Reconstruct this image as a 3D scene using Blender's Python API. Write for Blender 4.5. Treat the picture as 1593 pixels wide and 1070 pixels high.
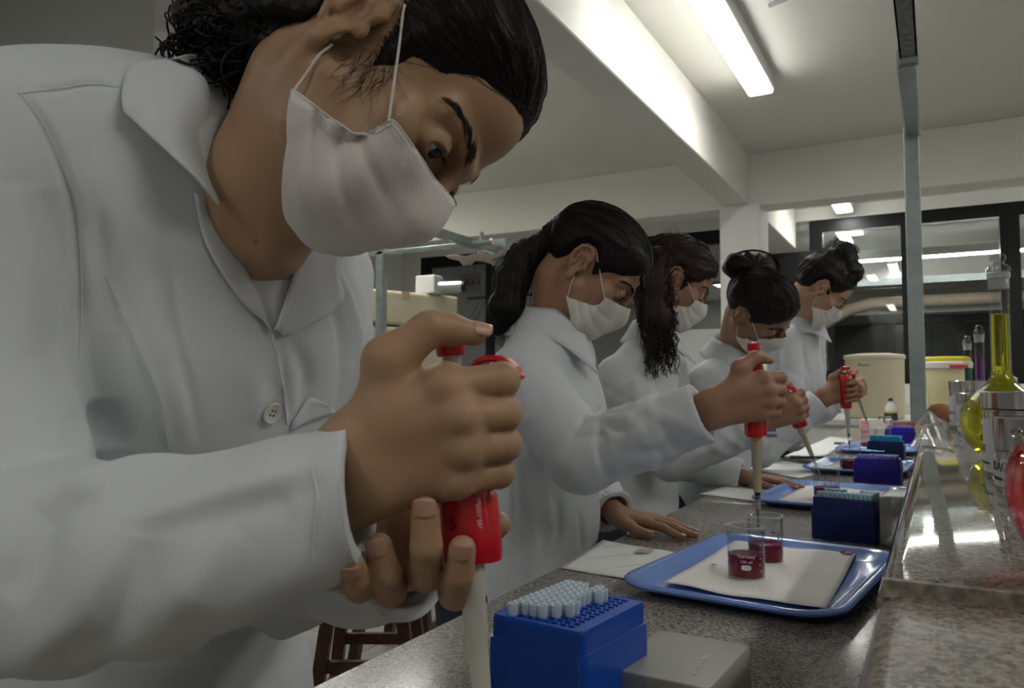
import bpy, bmesh, math, random, time
import numpy as np
from mathutils import Vector, Matrix
import openvdb as vdb
T0 = time.time()
for _o in list(bpy.data.objects):
    bpy.data.objects.remove(_o)
SC = bpy.context.scene
COL = SC.collection
random.seed(7)
RNG = np.random.default_rng(7)

# ------------------------------------------------------------------ camera (eye 1.18 m above the floor, near the end of the bench)
CAMZ = 1.18
FPX = 1202.0
PITCH, YAW = math.radians(2.95), math.radians(28.74)
FW = np.array([-math.sin(YAW)*math.cos(PITCH), math.cos(YAW)*math.cos(PITCH), math.sin(PITCH)])
RT = np.array([math.cos(YAW), math.sin(YAW), 0.0])
UP = np.cross(RT, FW)
EYE = np.array([0.0, 0.0, CAMZ])
cam_data = bpy.data.cameras.new('camera')
cam = bpy.data.objects.new('camera', cam_data)
COL.objects.link(cam)
cam_data.sensor_width = 36.0
cam_data.lens = FPX/1593*36.0
cam_data.clip_start = 0.02
cam_data.dof.use_dof = True
cam_data.dof.focus_distance = 0.8
cam_data.dof.aperture_fstop = 16.0
m = Matrix.Identity(4)
for i in range(3):
    m[i][0], m[i][1], m[i][2], m[i][3] = RT[i], UP[i], -FW[i], EYE[i]
cam.matrix_world = m
SC.camera = cam
# ------------------------------------------------------------------ world, exposure
w = bpy.data.worlds.new('world'); SC.world = w; w.use_nodes = True
w.node_tree.nodes['Background'].inputs[0].default_value = (0.02, 0.024, 0.03, 1)
w.node_tree.nodes['Background'].inputs[1].default_value = 0.3
SC.view_settings.view_transform = 'Standard'
SC.view_settings.look = 'None'
SC.view_settings.exposure = 0.66
SC.view_settings.gamma = 1.0
SC.view_settings.use_curve_mapping = False
LAMP_E = 19.0          # strength of the tube lamps' diffusers
LAMP_COL = (1.0, 0.985, 0.94)

# ------------------------------------------------------------------ pixel/world helpers (used to survey the room from the camera's calibration)
def ray(px, py): return FW + RT*((px-796.5)/FPX) - UP*((py-535)/FPX)
def at(px, py, d): return EYE + ray(px, py)*d
def onz(px, py, z):
    r = ray(px, py); return EYE + r*((z-CAMZ)/r[2])
def ony(px, py, y):
    r = ray(px, py); return EYE + r*(y/r[1])
def onx(px, py, x):
    r = ray(px, py); return EYE + r*(x/r[0])

# ------------------------------------------------------------------ materials
MATS = {}
def srgb(c):
    return tuple((v/12.92 if v <= .04045 else ((v+.055)/1.055)**2.4) for v in c)
def hexc(h):
    return srgb(tuple(int(h[i:i+2], 16)/255 for i in (0, 2, 4)))
def mat(name, col='808080', rough=.5, metal=0., trans=0., ior=1.45, sss=0., bump=None, vary=None, spec=.5, coat=0., emit=None, alpha=1., sheen=0.):
    if name in MATS: return MATS[name]
    mt = bpy.data.materials.new(name); mt.use_nodes = True
    nt = mt.node_tree; b = nt.nodes['Principled BSDF']
    c = hexc(col) if isinstance(col, str) else col
    I = b.inputs
    I['Base Color'].default_value = (*c, 1); I['Roughness'].default_value = rough; I['Metallic'].default_value = metal
    I['IOR'].default_value = ior; I['Transmission Weight'].default_value = trans; I['Specular IOR Level'].default_value = spec
    I['Coat Weight'].default_value = coat; I['Alpha'].default_value = alpha
    if sheen: I['Sheen Weight'].default_value = sheen
    if sss:
        I['Subsurface Weight'].default_value = sss; I['Subsurface Radius'].default_value = (.6, .25, .15); I['Subsurface Scale'].default_value = .006
    if emit:
        I['Emission Color'].default_value = (*(hexc(emit[0]) if isinstance(emit[0], str) else emit[0]), 1); I['Emission Strength'].default_value = emit[1]
    if bump or vary:
        tc = nt.nodes.new('ShaderNodeTexCoord')
    if bump:
        sc, st = bump[0], bump[1]
        n = nt.nodes.new('ShaderNodeTexNoise'); n.inputs['Scale'].default_value = sc; n.inputs['Detail'].default_value = 4
        src = tc.outputs['Object']
        if len(bump) > 2:
            mp = nt.nodes.new('ShaderNodeMapping'); mp.inputs['Scale'].default_value = bump[2]
            nt.links.new(src, mp.inputs[0]); src = mp.outputs[0]
        nt.links.new(src, n.inputs['Vector'])
        bp = nt.nodes.new('ShaderNodeBump'); bp.inputs['Strength'].default_value = st; bp.inputs['Distance'].default_value = .002
        nt.links.new(n.outputs['Fac'], bp.inputs['Height']); nt.links.new(bp.outputs[0], I['Normal'])
    if vary:
        n = nt.nodes.new('ShaderNodeTexNoise'); n.inputs['Scale'].default_value = vary[0]; n.inputs['Detail'].default_value = 5
        nt.links.new(tc.outputs['Object'], n.inputs['Vector'])
        mx = nt.nodes.new('ShaderNodeMix'); mx.data_type = 'RGBA'
        c2 = hexc(vary[1]) if isinstance(vary[1], str) else vary[1]
        mx.inputs[6].default_value = (*c, 1); mx.inputs[7].default_value = (*c2, 1)
        rp = nt.nodes.new('ShaderNodeMapRange'); rp.inputs[1].default_value = .35; rp.inputs[2].default_value = .65
        rp.inputs[4].default_value = vary[2] if len(vary) > 2 else 1.0
        nt.links.new(n.outputs['Fac'], rp.inputs[0]); nt.links.new(rp.outputs[0], mx.inputs[0])
        nt.links.new(mx.outputs[2], I['Base Color'])
    MATS[name] = mt
    return mt
def glass_mat(name, tint=(1, 1, 1), rough=0., refl=.08, clear=.93):
    """thin clear sheet: mostly transparent, a little mirror"""
    if name in MATS: return MATS[name]
    mt = bpy.data.materials.new(name); mt.use_nodes = True; nt = mt.node_tree
    for n in list(nt.nodes): nt.nodes.remove(n)
    o = nt.nodes.new('ShaderNodeOutputMaterial'); t = nt.nodes.new('ShaderNodeBsdfTransparent'); g = nt.nodes.new('ShaderNodeBsdfGlossy')
    t.inputs[0].default_value = (*[clear*c for c in tint], 1); g.inputs['Roughness'].default_value = rough
    f = nt.nodes.new('ShaderNodeLayerWeight'); f.inputs[0].default_value = .5
    pw = nt.nodes.new('ShaderNodeMath'); pw.operation = 'POWER'; pw.inputs[1].default_value = 2.6
    mr = nt.nodes.new('ShaderNodeMapRange'); mr.inputs[3].default_value = refl*.6; mr.inputs[4].default_value = .6
    mx = nt.nodes.new('ShaderNodeMixShader')
    nt.links.new(f.outputs['Facing'], pw.inputs[0]); nt.links.new(pw.outputs[0], mr.inputs[0]); nt.links.new(mr.outputs[0], mx.inputs[0])
    nt.links.new(t.outputs[0], mx.inputs[1]); nt.links.new(g.outputs[0], mx.inputs[2]); nt.links.new(mx.outputs[0], o.inputs[0])
    MATS[name] = mt
    return mt
def frosted_mat(name, col, op=.3, rough=.35):
    """milky polypropylene: part see-through, part diffuse"""
    if name in MATS: return MATS[name]
    mt = bpy.data.materials.new(name); mt.use_nodes = True; nt = mt.node_tree
    b = nt.nodes['Principled BSDF']; c = hexc(col)
    b.inputs['Base Color'].default_value = (*c, 1); b.inputs['Roughness'].default_value = rough
    t = nt.nodes.new('ShaderNodeBsdfTransparent'); t.inputs[0].default_value = (*[min(1, v**.3) for v in c], 1)
    mx = nt.nodes.new('ShaderNodeMixShader')
    f = nt.nodes.new('ShaderNodeLayerWeight'); f.inputs[0].default_value = .3
    mr = nt.nodes.new('ShaderNodeMapRange'); mr.inputs[3].default_value = op; mr.inputs[4].default_value = min(1, op+.5)
    nt.links.new(f.outputs['Facing'], mr.inputs[0]); nt.links.new(mr.outputs[0], mx.inputs[0])
    nt.links.new(t.outputs[0], mx.inputs[1]); nt.links.new(b.outputs[0], mx.inputs[2])
    nt.links.new(mx.outputs[0], nt.nodes['Material Output'].inputs[0])
    MATS[name] = mt
    return mt
def granite_mat(name, base, dark, mid, light, scale, rough):
    if name in MATS: return MATS[name]
    mt = bpy.data.materials.new(name); mt.use_nodes = True; nt = mt.node_tree; b = nt.nodes['Principled BSDF']
    tc = nt.nodes.new('ShaderNodeTexCoord')
    v = nt.nodes.new('ShaderNodeTexVoronoi'); v.inputs['Scale'].default_value = scale; nt.links.new(tc.outputs['Object'], v.inputs['Vector'])
    wn = nt.nodes.new('ShaderNodeSeparateColor'); nt.links.new(v.outputs['Color'], wn.inputs[0])
    n = nt.nodes.new('ShaderNodeTexNoise'); n.inputs['Scale'].default_value = scale*.45; n.inputs['Detail'].default_value = 6; n.inputs['Roughness'].default_value = .7
    nt.links.new(tc.outputs['Object'], n.inputs['Vector'])
    ad = nt.nodes.new('ShaderNodeMath'); ad.operation = 'MULTIPLY_ADD'; ad.inputs[1].default_value = .38
    nt.links.new(wn.outputs[0], ad.inputs[0]); nt.links.new(n.outputs['Fac'], ad.inputs[2])
    r = nt.nodes.new('ShaderNodeValToRGB'); e = r.color_ramp.elements
    e[0].position = .46; e[0].color = (*hexc(dark), 1); e[1].position = .92; e[1].color = (*hexc(light), 1)
    for p, c in ((.56, mid), (.68, base), (.80, light)):
        q = e.new(p); q.color = (*hexc(c), 1)
    nt.links.new(ad.outputs[0], r.inputs[0]); nt.links.new(r.outputs[0], b.inputs['Base Color'])
    b.inputs['Roughness'].default_value = rough
    MATS[name] = mt
    return mt

# ------------------------------------------------------------------ object helpers
def link(name, me, m=None, parent=None, smooth=False):
    o = bpy.data.objects.new(name, me); COL.objects.link(o)
    if m is not None:
        for x in (m if isinstance(m, (list, tuple)) else [m]): me.materials.append(x)
    if smooth:
        me.polygons.foreach_set('use_smooth', [True]*len(me.polygons))
    if parent is not None: o.parent = parent
    return o
def mesh(name, v, f, m=None, parent=None, smooth=False):
    me = bpy.data.meshes.new(name); me.from_pydata([tuple(map(float, p)) for p in v], [], [tuple(int(i) for i in q) for q in f]); me.update()
    return link(name, me, m, parent, smooth)
def from_bm(name, bm, m=None, parent=None, smooth=False):
    me = bpy.data.meshes.new(name); bm.normal_update(); bm.to_mesh(me); bm.free()
    return link(name, me, m, parent, smooth)
def tag(o, label=None, cat=None, group=None, kind=None):
    if label: o['label'] = label
    if cat: o['category'] = cat
    if group: o['group'] = group
    if kind: o['kind'] = kind
    return o
def empty(name, loc=(0, 0, 0), rz=0., label=None, cat=None, group=None):
    o = bpy.data.objects.new(name, None); COL.objects.link(o)
    o.location = tuple(map(float, loc)); o.rotation_euler = (0, 0, rz); o.empty_display_size = .05
    return tag(o, label, cat, group)
def copy_tree(o, parent=None):
    c = o.copy(); COL.objects.link(c)
    if parent is not None: c.parent = parent
    for ch in list(o.children): copy_tree(ch, c)
    return c
def bbox(bm, lo, hi, bev=0., seg=2):
    r = bmesh.ops.create_cube(bm, size=1.0)
    vs = r['verts']
    for v in vs:
        v.co = Vector([lo[i] + (v.co[i]+.5)*(hi[i]-lo[i]) for i in range(3)])
    if bev:
        es = list({e for v in vs for e in v.link_edges})
        bmesh.ops.bevel(bm, geom=es, offset=bev, segments=seg, affect='EDGES', profile=.5)
    return vs
def box(name, lo, hi, m=None, parent=None, bev=0., seg=2):
    bm = bmesh.new(); bbox(bm, lo, hi, bev, seg)
    return from_bm(name, bm, m, parent, smooth=False)
def boxes(name, lst, m=None, parent=None, bev=0.):
    bm = bmesh.new()
    for lo, hi in lst: bbox(bm, lo, hi, bev, 1)
    return from_bm(name, bm, m, parent)
def lathe_vf(prof, n=32, cap0=True, cap1=True):
    """prof: list of (r, z) ; revolve about z"""
    v, f = [], []
    for r, z in prof:
        for k in range(n):
            a = 2*math.pi*k/n
            v.append((r*math.cos(a), r*math.sin(a), z))
    for i in range(len(prof)-1):
        for k in range(n):
            k2 = (k+1) % n
            f.append((i*n+k, i*n+k2, (i+1)*n+k2, (i+1)*n+k))
    if cap0: f.append(tuple(range(n-1, -1, -1)))
    if cap1: f.append(tuple((len(prof)-1)*n+k for k in range(n)))
    return v, f
def auto_smooth(o, ang=35):
    me = o.data
    bm = bmesh.new(); bm.from_mesh(me)
    bmesh.ops.recalc_face_normals(bm, faces=bm.faces)
    for e in bm.edges:
        if len(e.link_faces) == 2 and e.calc_face_angle(0) > math.radians(ang): e.smooth = False
    for f in bm.faces: f.smooth = True
    bm.to_mesh(me); bm.free()
    return o
def lathe(name, prof, m=None, parent=None, n=32, cap0=True, cap1=True, ang=35):
    v, f = lathe_vf(prof, n, cap0, cap1)
    return auto_smooth(mesh(name, v, f, m, parent), ang)
def frame_path(pts):
    pts = [np.array(p, float) for p in pts]
    n = len(pts); T = []
    for i in range(n):
        t = pts[min(i+1, n-1)]-pts[max(i-1, 0)]
        T.append(t/(np.linalg.norm(t)+1e-9))
    a = np.array([0, 0, 1.]) if abs(T[0][2]) < .9 else np.array([1., 0, 0])
    u = np.cross(T[0], a); u /= np.linalg.norm(u); out = []
    for i in range(n):
        u = u-T[i]*(u@T[i]); u /= np.linalg.norm(u)+1e-9
        out.append((pts[i], u, np.cross(T[i], u)))
    return out
def tube_vf(pts, r, n=8, off=0):
    rs = r if hasattr(r, '__len__') else [r]*len(pts)
    v, f = [], []
    fr = frame_path(pts)
    for (p, a, b), rr in zip(fr, rs):
        for k in range(n):
            t = 2*math.pi*k/n
            v.append(p+(a*math.cos(t)+b*math.sin(t))*rr)
    m_ = len(pts)
    for i in range(m_-1):
        for k in range(n):
            k2 = (k+1) % n
            f.append((off+i*n+k, off+i*n+k2, off+(i+1)*n+k2, off+(i+1)*n+k))
    f.append(tuple(off+k for k in range(n-1, -1, -1))); f.append(tuple(off+(m_-1)*n+k for k in range(n)))
    return v, f
def tube(name, pts, r, m=None, parent=None, n=8):
    v, f = tube_vf(pts, r, n)
    return auto_smooth(mesh(name, v, f, m, parent), 50)
def tubes(name, lst, m=None, parent=None, n=4):
    V, F = [], []
    for pts, r in lst:
        v, f = tube_vf(pts, r, n, len(V)); V += v; F += f
    return mesh(name, V, F, m, parent, smooth=True)
def spline(pts, n):
    """Catmull-Rom through pts, n samples"""
    p = np.array(pts, float); p = np.vstack([2*p[0]-p[1], p, 2*p[-1]-p[-2]])
    out = []; segs = len(p)-3
    for t in np.linspace(0, segs-1e-6, n):
        i = int(t); u = t-i; a, b, c, d = p[i:i+4]
        out.append(.5*((2*b)+(c-a)*u+(2*a-5*b+4*c-d)*u*u+(3*b-a-3*c+d)*u**3))
    return np.array(out)
def prism(name, poly, z0, z1, m=None, parent=None, bev=0., seg=2):
    """extrude an xy polygon between z0 and z1"""
    bm = bmesh.new()
    a = [bm.verts.new((p[0], p[1], z0)) for p in poly]; b = [bm.verts.new((p[0], p[1], z1)) for p in poly]
    bm.faces.new(a[::-1]); bm.faces.new(b); n = len(poly)
    for i in range(n): bm.faces.new((a[i], a[(i+1) % n], b[(i+1) % n], b[i]))
    if bev: bmesh.ops.bevel(bm, geom=bm.edges[:], offset=bev, segments=seg, affect='EDGES', profile=.5)
    return from_bm(name, bm, m, parent)
def rrect(x0, y0, x1, y1, r, n=6):
    P = []
    for cx, cy, a0 in ((x1-r, y1-r, 0), (x0+r, y1-r, 90), (x0+r, y0+r, 180), (x1-r, y0+r, 270)):
        for k in range(n+1):
            a = math.radians(a0+90*k/n); P.append((cx+r*math.cos(a), cy+r*math.sin(a)))
    return P
def text(name, body, size, m, parent, loc, right, upv, depth=.0003, align='CENTER', bend=None, sx=1.0):
    """lettering as a thin mesh; bend = (centre xy, radius): wrap round a vertical cylinder"""
    cu = bpy.data.curves.new(name, 'FONT'); cu.body = body; cu.size = size; cu.align_x = align; cu.align_y = 'CENTER'; cu.extrude = depth; cu.resolution_u = 2
    to = bpy.data.objects.new('tmp', cu); COL.objects.link(to)
    dg = bpy.context.evaluated_depsgraph_get(); me = bpy.data.meshes.new_from_object(to.evaluated_get(dg)); bpy.data.objects.remove(to)
    R = np.array(right, float); R /= np.linalg.norm(R); U = np.array(upv, float); U /= np.linalg.norm(U); N = np.cross(R, U); L = np.array(loc, float)
    for v in me.vertices:
        c = v.co
        if bend:
            th = c[0]*sx/bend; q = L+R*(bend*math.sin(th))+U*c[1]+N*(c[2]+bend*math.cos(th)-bend)
        else:
            q = L+R*c[0]*sx+U*c[1]+N*c[2]
        v.co = Vector(q)
    return link(name, me, m, parent)

# ------------------------------------------------------------------ signed-distance sculpting (numpy field, meshed by OpenVDB)
class Field:
    def __init__(s, lo, hi, h):
        s.h = h; s.lo = np.array(lo, np.float32); s.n = np.maximum(((np.array(hi)-np.array(lo))/h).astype(int)+1, 2)
        s.d = np.full(tuple(s.n), 1.0, np.float32)
        s.ax = [s.lo[i]+h*np.arange(s.n[i], dtype=np.float32) for i in range(3)]
    def blk(s, lo, hi, m):
        sl = []
        for i in range(3):
            a = int(max(0, math.floor((lo[i]-m-s.lo[i])/s.h))); b = int(min(s.n[i], math.ceil((hi[i]+m-s.lo[i])/s.h)+1))
            if b <= a: return None
            sl.append(slice(a, b))
        return tuple(sl), [s.ax[0][sl[0]][:, None, None], s.ax[1][sl[1]][None, :, None], s.ax[2][sl[2]][None, None, :]]
    def op(s, fn, lo, hi, k, mode='add'):
        r = s.blk(lo, hi, k+3*s.h)
        if r is None: return s
        sl, g = r; d = fn(*g); a = s.d[sl]
        if mode == 'add':
            if k > 0:
                hh = np.clip(k-np.abs(a-d), 0, None)/k; s.d[sl] = np.minimum(a, d)-hh*hh*k*.25
            else: s.d[sl] = np.minimum(a, d)
        elif mode == 'sub':
            if k > 0:
                hh = np.clip(k-np.abs(a+d), 0, None)/k; s.d[sl] = np.maximum(a, -d)+hh*hh*k*.25
            else: s.d[sl] = np.maximum(a, -d)
        return s
    def cap(s, a, b, ra, rb=None, k=.01, mode='add'):
        """tapered capsule"""
        rb = ra if rb is None else rb
        a = np.array(a, np.float32); b = np.array(b, np.float32); ba = b-a; L = float(ba@ba)+1e-12
        def fn(x, y, z):
            x, y, z = x-a[0], y-a[1], z-a[2]
            t = np.clip((x*ba[0]+y*ba[1]+z*ba[2])/L, 0, 1)
            return np.sqrt((x-t*ba[0])**2+(y-t*ba[1])**2+(z-t*ba[2])**2)-(ra+(rb-ra)*t)
        R = max(ra, rb)
        return s.op(fn, np.minimum(a, b)-R, np.maximum(a, b)+R, k, mode)
    def chain(s, pts, rs, k=.01, mode='add'):
        for i in range(len(pts)-1): s.cap(pts[i], pts[i+1], rs[i], rs[i+1], k, mode)
        return s
    def ell(s, c, r, k=.01, M=None, mode='add'):
        """ellipsoid; M columns = its axes"""
        c = np.array(c, np.float32); r = np.array(r, np.float32); M = np.eye(3) if M is None else np.array(M)
        def fn(x, y, z):
            x, y, z = x-c[0], y-c[1], z-c[2]
            k0 = k1 = 0
            for i in range(3):
                q = x*M[0, i]+y*M[1, i]+z*M[2, i]
                k0 = k0+(q/r[i])**2; k1 = k1+(q/r[i]**2)**2
            k0 = np.sqrt(k0); return k0*(k0-1)/np.sqrt(k1+1e-12)
        e = np.sqrt(((M*r)**2).sum(1))
        return s.op(fn, c-e, c+e, k, mode)
    def ecap(s, a, b, ra, rb, wide, k=.01, mode='add'):
        """capsule of elliptic section: ra, rb = (half width along wide, half depth)"""
        a = np.array(a, np.float32); b = np.array(b, np.float32); ba = b-a; L = float(ba@ba)+1e-12
        t_ = ba/math.sqrt(L); u = np.array(wide, float); u = u-t_*(u@t_); u /= np.linalg.norm(u); v = np.cross(t_, u)
        def fn(x, y, z):
            x, y, z = x-a[0], y-a[1], z-a[2]
            t = np.clip((x*ba[0]+y*ba[1]+z*ba[2])/L, 0, 1)
            x, y, z = x-t*ba[0], y-t*ba[1], z-t*ba[2]
            p = x*u[0]+y*u[1]+z*u[2]; q = x*v[0]+y*v[1]+z*v[2]; w_ = x*t_[0]+y*t_[1]+z*t_[2]
            A = ra[0]+(rb[0]-ra[0])*t; B = ra[1]+(rb[1]-ra[1])*t; m_ = np.minimum(A, B)
            k0 = np.sqrt((p/A)**2+(q/B)**2+(w_/m_)**2); k1 = np.sqrt((p/A**2)**2+(q/B**2)**2+(w_/m_**2)**2)+1e-9
            return k0*(k0-1)/k1
        R = max(ra+rb)
        return s.op(fn, np.minimum(a, b)-R, np.maximum(a, b)+R, k, mode)
    def half(s, p, n, k=0.):
        """cut away the side the normal points to"""
        p = np.array(p); n = np.array(n, float); n /= np.linalg.norm(n)
        d = (s.ax[0][:, None, None]-p[0])*n[0]+(s.ax[1][None, :, None]-p[1])*n[1]+(s.ax[2][None, None, :]-p[2])*n[2]
        if k:
            hh = np.clip(k-np.abs(s.d-d), 0, None)/k; s.d = (np.maximum(s.d, d)+hh*hh*k*.25).astype(np.float32)
        else: s.d = np.maximum(s.d, d).astype(np.float32)
        return s
    def polys(s, iso=0.):
        c = np.clip(s.d-iso, -4*s.h, 4*s.h).astype(np.float32)
        g = vdb.FloatGrid(float(4*s.h)); g.copyFromArray(np.ascontiguousarray(c)); p, q = g.convertToQuads(0)
        return p.astype(np.float64)*s.h+s.lo, q
    def sample(s, p):
        q = (np.asarray(p)-s.lo)/s.h; q = np.clip(q, 0, s.n-1.001); i = q.astype(int); f = q-i; r = 0
        for a in (0, 1):
            for b in (0, 1):
                for c in (0, 1):
                    wt = (f[..., 0] if a else 1-f[..., 0])*(f[..., 1] if b else 1-f[..., 1])*(f[..., 2] if c else 1-f[..., 2])
                    r = r+wt*s.d[i[..., 0]+a, i[..., 1]+b, i[..., 2]+c]
        return r
def npmesh(name, v, q, m=None, parent=None, smooth=True):
    me = bpy.data.meshes.new(name)
    v = np.asarray(v, np.float32); q = np.asarray(q, np.int32); nf, k = q.shape
    me.vertices.add(len(v)); me.vertices.foreach_set('co', v.ravel())
    me.loops.add(nf*k); me.loops.foreach_set('vertex_index', q.ravel())
    me.polygons.add(nf); me.polygons.foreach_set('loop_start', np.arange(0, nf*k, k, dtype=np.int32)); me.polygons.foreach_set('loop_total', np.full(nf, k, np.int32))
    me.update(calc_edges=True); me.validate()
    return link(name, me, m, parent, smooth)
def vnormals(v, q):
    n = np.cross(v[q[:, 2]]-v[q[:, 0]], v[q[:, 3]]-v[q[:, 1]]); o = np.zeros_like(v)
    for i in range(4): np.add.at(o, q[:, i], n)
    return o/(np.linalg.norm(o, axis=1, keepdims=True)+1e-12)
def pl_dist(v, pl):
    """distance from points to a polyline, and the parameter 0..1 along it"""
    pl = np.array(pl, float); best = np.full(len(v), 1e9); par = np.zeros(len(v)); n = len(pl)-1
    for i in range(n):
        a, b = pl[i], pl[i+1]; ba = b-a; t = np.clip(((v-a)@ba)/(ba@ba+1e-12), 0, 1)
        d = np.linalg.norm(v-a-t[:, None]*ba, axis=1); w_ = d < best; best[w_] = d[w_]; par[w_] = (i+t[w_])/n
    return best, par
# ================================================================== the room
WALL = mat('wall_paint', 'DFE0DC', .75, bump=(40, .05), vary=(1.5, 'D6D7D2', .6))
CEIL = mat('ceiling_paint', 'E2E1DA', .85, vary=(.8, 'DAD9D1', .6))
BLACKF = mat('black_aluminium', '141517', .35, metal=.3)
WHITE = mat('white_plastic', 'D8D9D6', .4)
STEEL = mat('galvanised_steel', 'A9B3B2', .38, metal=.55, vary=(30, '8E9998', .7))
GRAN = granite_mat('bench_granite', '8b867e', '454344', '716d66', 'a8a196', 420, .17)
GRANP = granite_mat('polished_granite', '85827b', '504e50', '726e68', 'a09a8f', 420, .035)
ZC = CAMZ+1.72
def struct(o): o['kind'] = 'structure'; return o
# floor: grout slab with real tiles on the part that shows
floor = struct(box('floor', (-6, -3, -.1), (4, 12, -.006), mat('grout', '6d6a66', .8)))
tm = mat('floor_tile', 'a3a2a0', .3, vary=(3, '9a9998', .8))
tile0 = None
for ix in range(9):
    for iy in range(11):
        x, y = -4.5+ix*.45, .6+iy*.45
        if tile0 is None:
            tile0 = box('tile', (.003, .003, -.0055), (.447, .447, 0), tm, floor, .0015, 1); t = tile0
        else:
            t = tile0.copy(); COL.objects.link(t); t.parent = floor
        t.location = (x, y, random.uniform(-.0006, 0))
struct(box('ceiling', (-6, -3, ZC), (4, 8.0, ZC+.1), CEIL))
struct(box('ceiling_far', (-8, 8.0, ZC), (5, 12.1, ZC+.1), CEIL))
struct(box('floor_far', (-8, 12.0, -.1), (5, 12.2, -.006), mat('grout', '', 0)))
struct(box('wall_left', (-6.1, -3, 0), (-6, 12, ZC), WALL))
struct(box('wall_right', (4, -3, 0), (4.1, 12, ZC), WALL))
struct(box('wall_near', (-6, -3.1, 0), (4, -3, ZC), WALL))
# beams and column
struct(box('beam_long', (-1.375, -3, ZC-.385), (-1.185, 5.86, ZC), CEIL, None, .006, 1))
struct(box('beam_cross', (-6, 5.86, ZC-.40), (4, 6.1, ZC), CEIL, None, .006, 1))
struct(box('beam_far', (-1.375, 6.1, ZC-.385), (-1.185, 8, ZC), CEIL, None, .006, 1))
struct(box('column', (-1.40, 5.80, 0), (-1.105, 6.12, ZC-.385), WALL, None, .006, 1))
struct(box('pillar_left', (-4.6, 1.69, 0), (-2.33, 1.95, ZC), mat('grey_paint', 'd4d5d2', .8), None, .006, 1))
# conduit on the ceiling
tag(tube('ceiling_conduit', [(-.62, 3.55, ZC-.012), (.2, 3.25, ZC-.012), (.9, 3.0, ZC-.012)], .011, mat('conduit', '9a9b98', .5)), 'thin grey conduit running across the ceiling beside the near lamp', 'conduit')
# far wall: white below the sill, black framed glazing above
struct(box('wall_far', (-.92, 8.0, 0), (4, 8.12, CAMZ-.0), WALL))
struct(box('wall_far_low', (-6, 8.0, 0), (-.92, 8.12, .45), WALL))
struct(box('wall_far_top', (-6, 8.0, CAMZ+1.60), (4, 8.12, ZC), WALL))
struct(box('wall_far_left', (-6, 8.0, .45), (-5.72, 8.12, CAMZ+1.6), WALL))
GL = glass_mat('window_glass', (.96, .98, .98), 0, .05, .93)
def window(name, x0, x1, z0, z1, mull, fw=.11, low=None):
    f = struct(box(name, (x0, 8.02, z1-fw), (x1, 8.10, z1), BLACKF))
    box('sill_frame', (x0, 8.02, z0), (x1, 8.10, z0+fw*.9), BLACKF, f)
    for xm, wd in mull:
        box('mullion', (xm-wd/2, 8.015, z0), (xm+wd/2, 8.105, z1), BLACKF, f)
    ms = [a for a, b in mull]
    for a, b in zip(ms[:-1], ms[1:]):
        box('pane', (a+.02, 8.055, z0+.03), (b-.02, 8.061, z1-.03), GL, f)
    return f
zt = CAMZ+1.60
window('window_1', -1.06, 3.9, CAMZ+.02, zt, [(-1.0, .12), (-.215, .085), (.60, .15), (1.5, .1), (2.4, .1), (3.3, .1)], .12)
window('window_2', -5.75, -1.75, .45, zt, [(-5.68, .15), (-4.72, .08), (-3.7, .08), (-2.7, .08), (-1.8, .12)], .14)
struct(box('wall_dark_panel', (-1.75, 7.99, .45), (-1.0, 8.0, CAMZ+1.30), mat('dark_panel', '1c1c20', .4)))
struct(box('wall_panel_white', (-2.35, 7.6, .0), (-1.55, 7.7, 1.72), mat('bright_panel', 'DADDD9', .5)))
# the corridor beyond the glazing
struct(box('wall_corridor', (-8, 11.6, 0), (5, 11.7, ZC), WALL))
struct(box('window_3', (-1.25, 11.5, .3), (4, 11.58, CAMZ+.83), mat('night_glass', '17191b', .08)))
w4 = struct(box('window_4', (-1.32, 11.42, CAMZ+.80), (4, 11.52, CAMZ+.93), BLACKF))
for x in (-1.3, -.55, .25, 1.05, 1.9):
    box('mullion', (x, 11.44, .3), (x+.09, 11.52, CAMZ+.85), BLACKF, w4)
dr = struct(box('door_1', (-1.95, 11.45, 0), (-1.35, 11.52, CAMZ+.55), WHITE))
lathe('handle', [(.0, 0), (.03, 0), (.03, .05), (0, .05)], STEEL, dr, 12).location = (-1.45, 11.42, 1.05)
struct(box('beam_corridor', (-8, 10.9, CAMZ+1.22), (5, 11.3, ZC), CEIL))
tag(tube('corridor_pipe', [(-1.3, 10.6, CAMZ+.74), (-.95, 10.6, CAMZ+.93), (-.7, 10.6, CAMZ+1.0), (4, 10.6, CAMZ+1.0)], .075, mat('beige_pipe', 'A99A86', .5), None, 14), 'thick beige pipe running along the corridor behind the window', 'pipe')
tr = tag(box('cable_tray', (-1.2, 10.3, CAMZ+1.19), (4, 10.62, CAMZ+1.21), STEEL), 'perforated steel cable tray hung above the beige pipe in the corridor', 'cable tray')
box('side_rail', (-1.2, 10.29, CAMZ+1.19), (4, 10.30, CAMZ+1.27), STEEL, tr)
tag(tube('sprinkler_pipe', [(-8, 9.6, CAMZ+1.25), (-2.2, 9.6, CAMZ+1.25)], .02, mat('grey_pipe', '76787a', .4), None, 10), 'thin grey pipe along the corridor ceiling above the exit sign', 'pipe')

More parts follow.
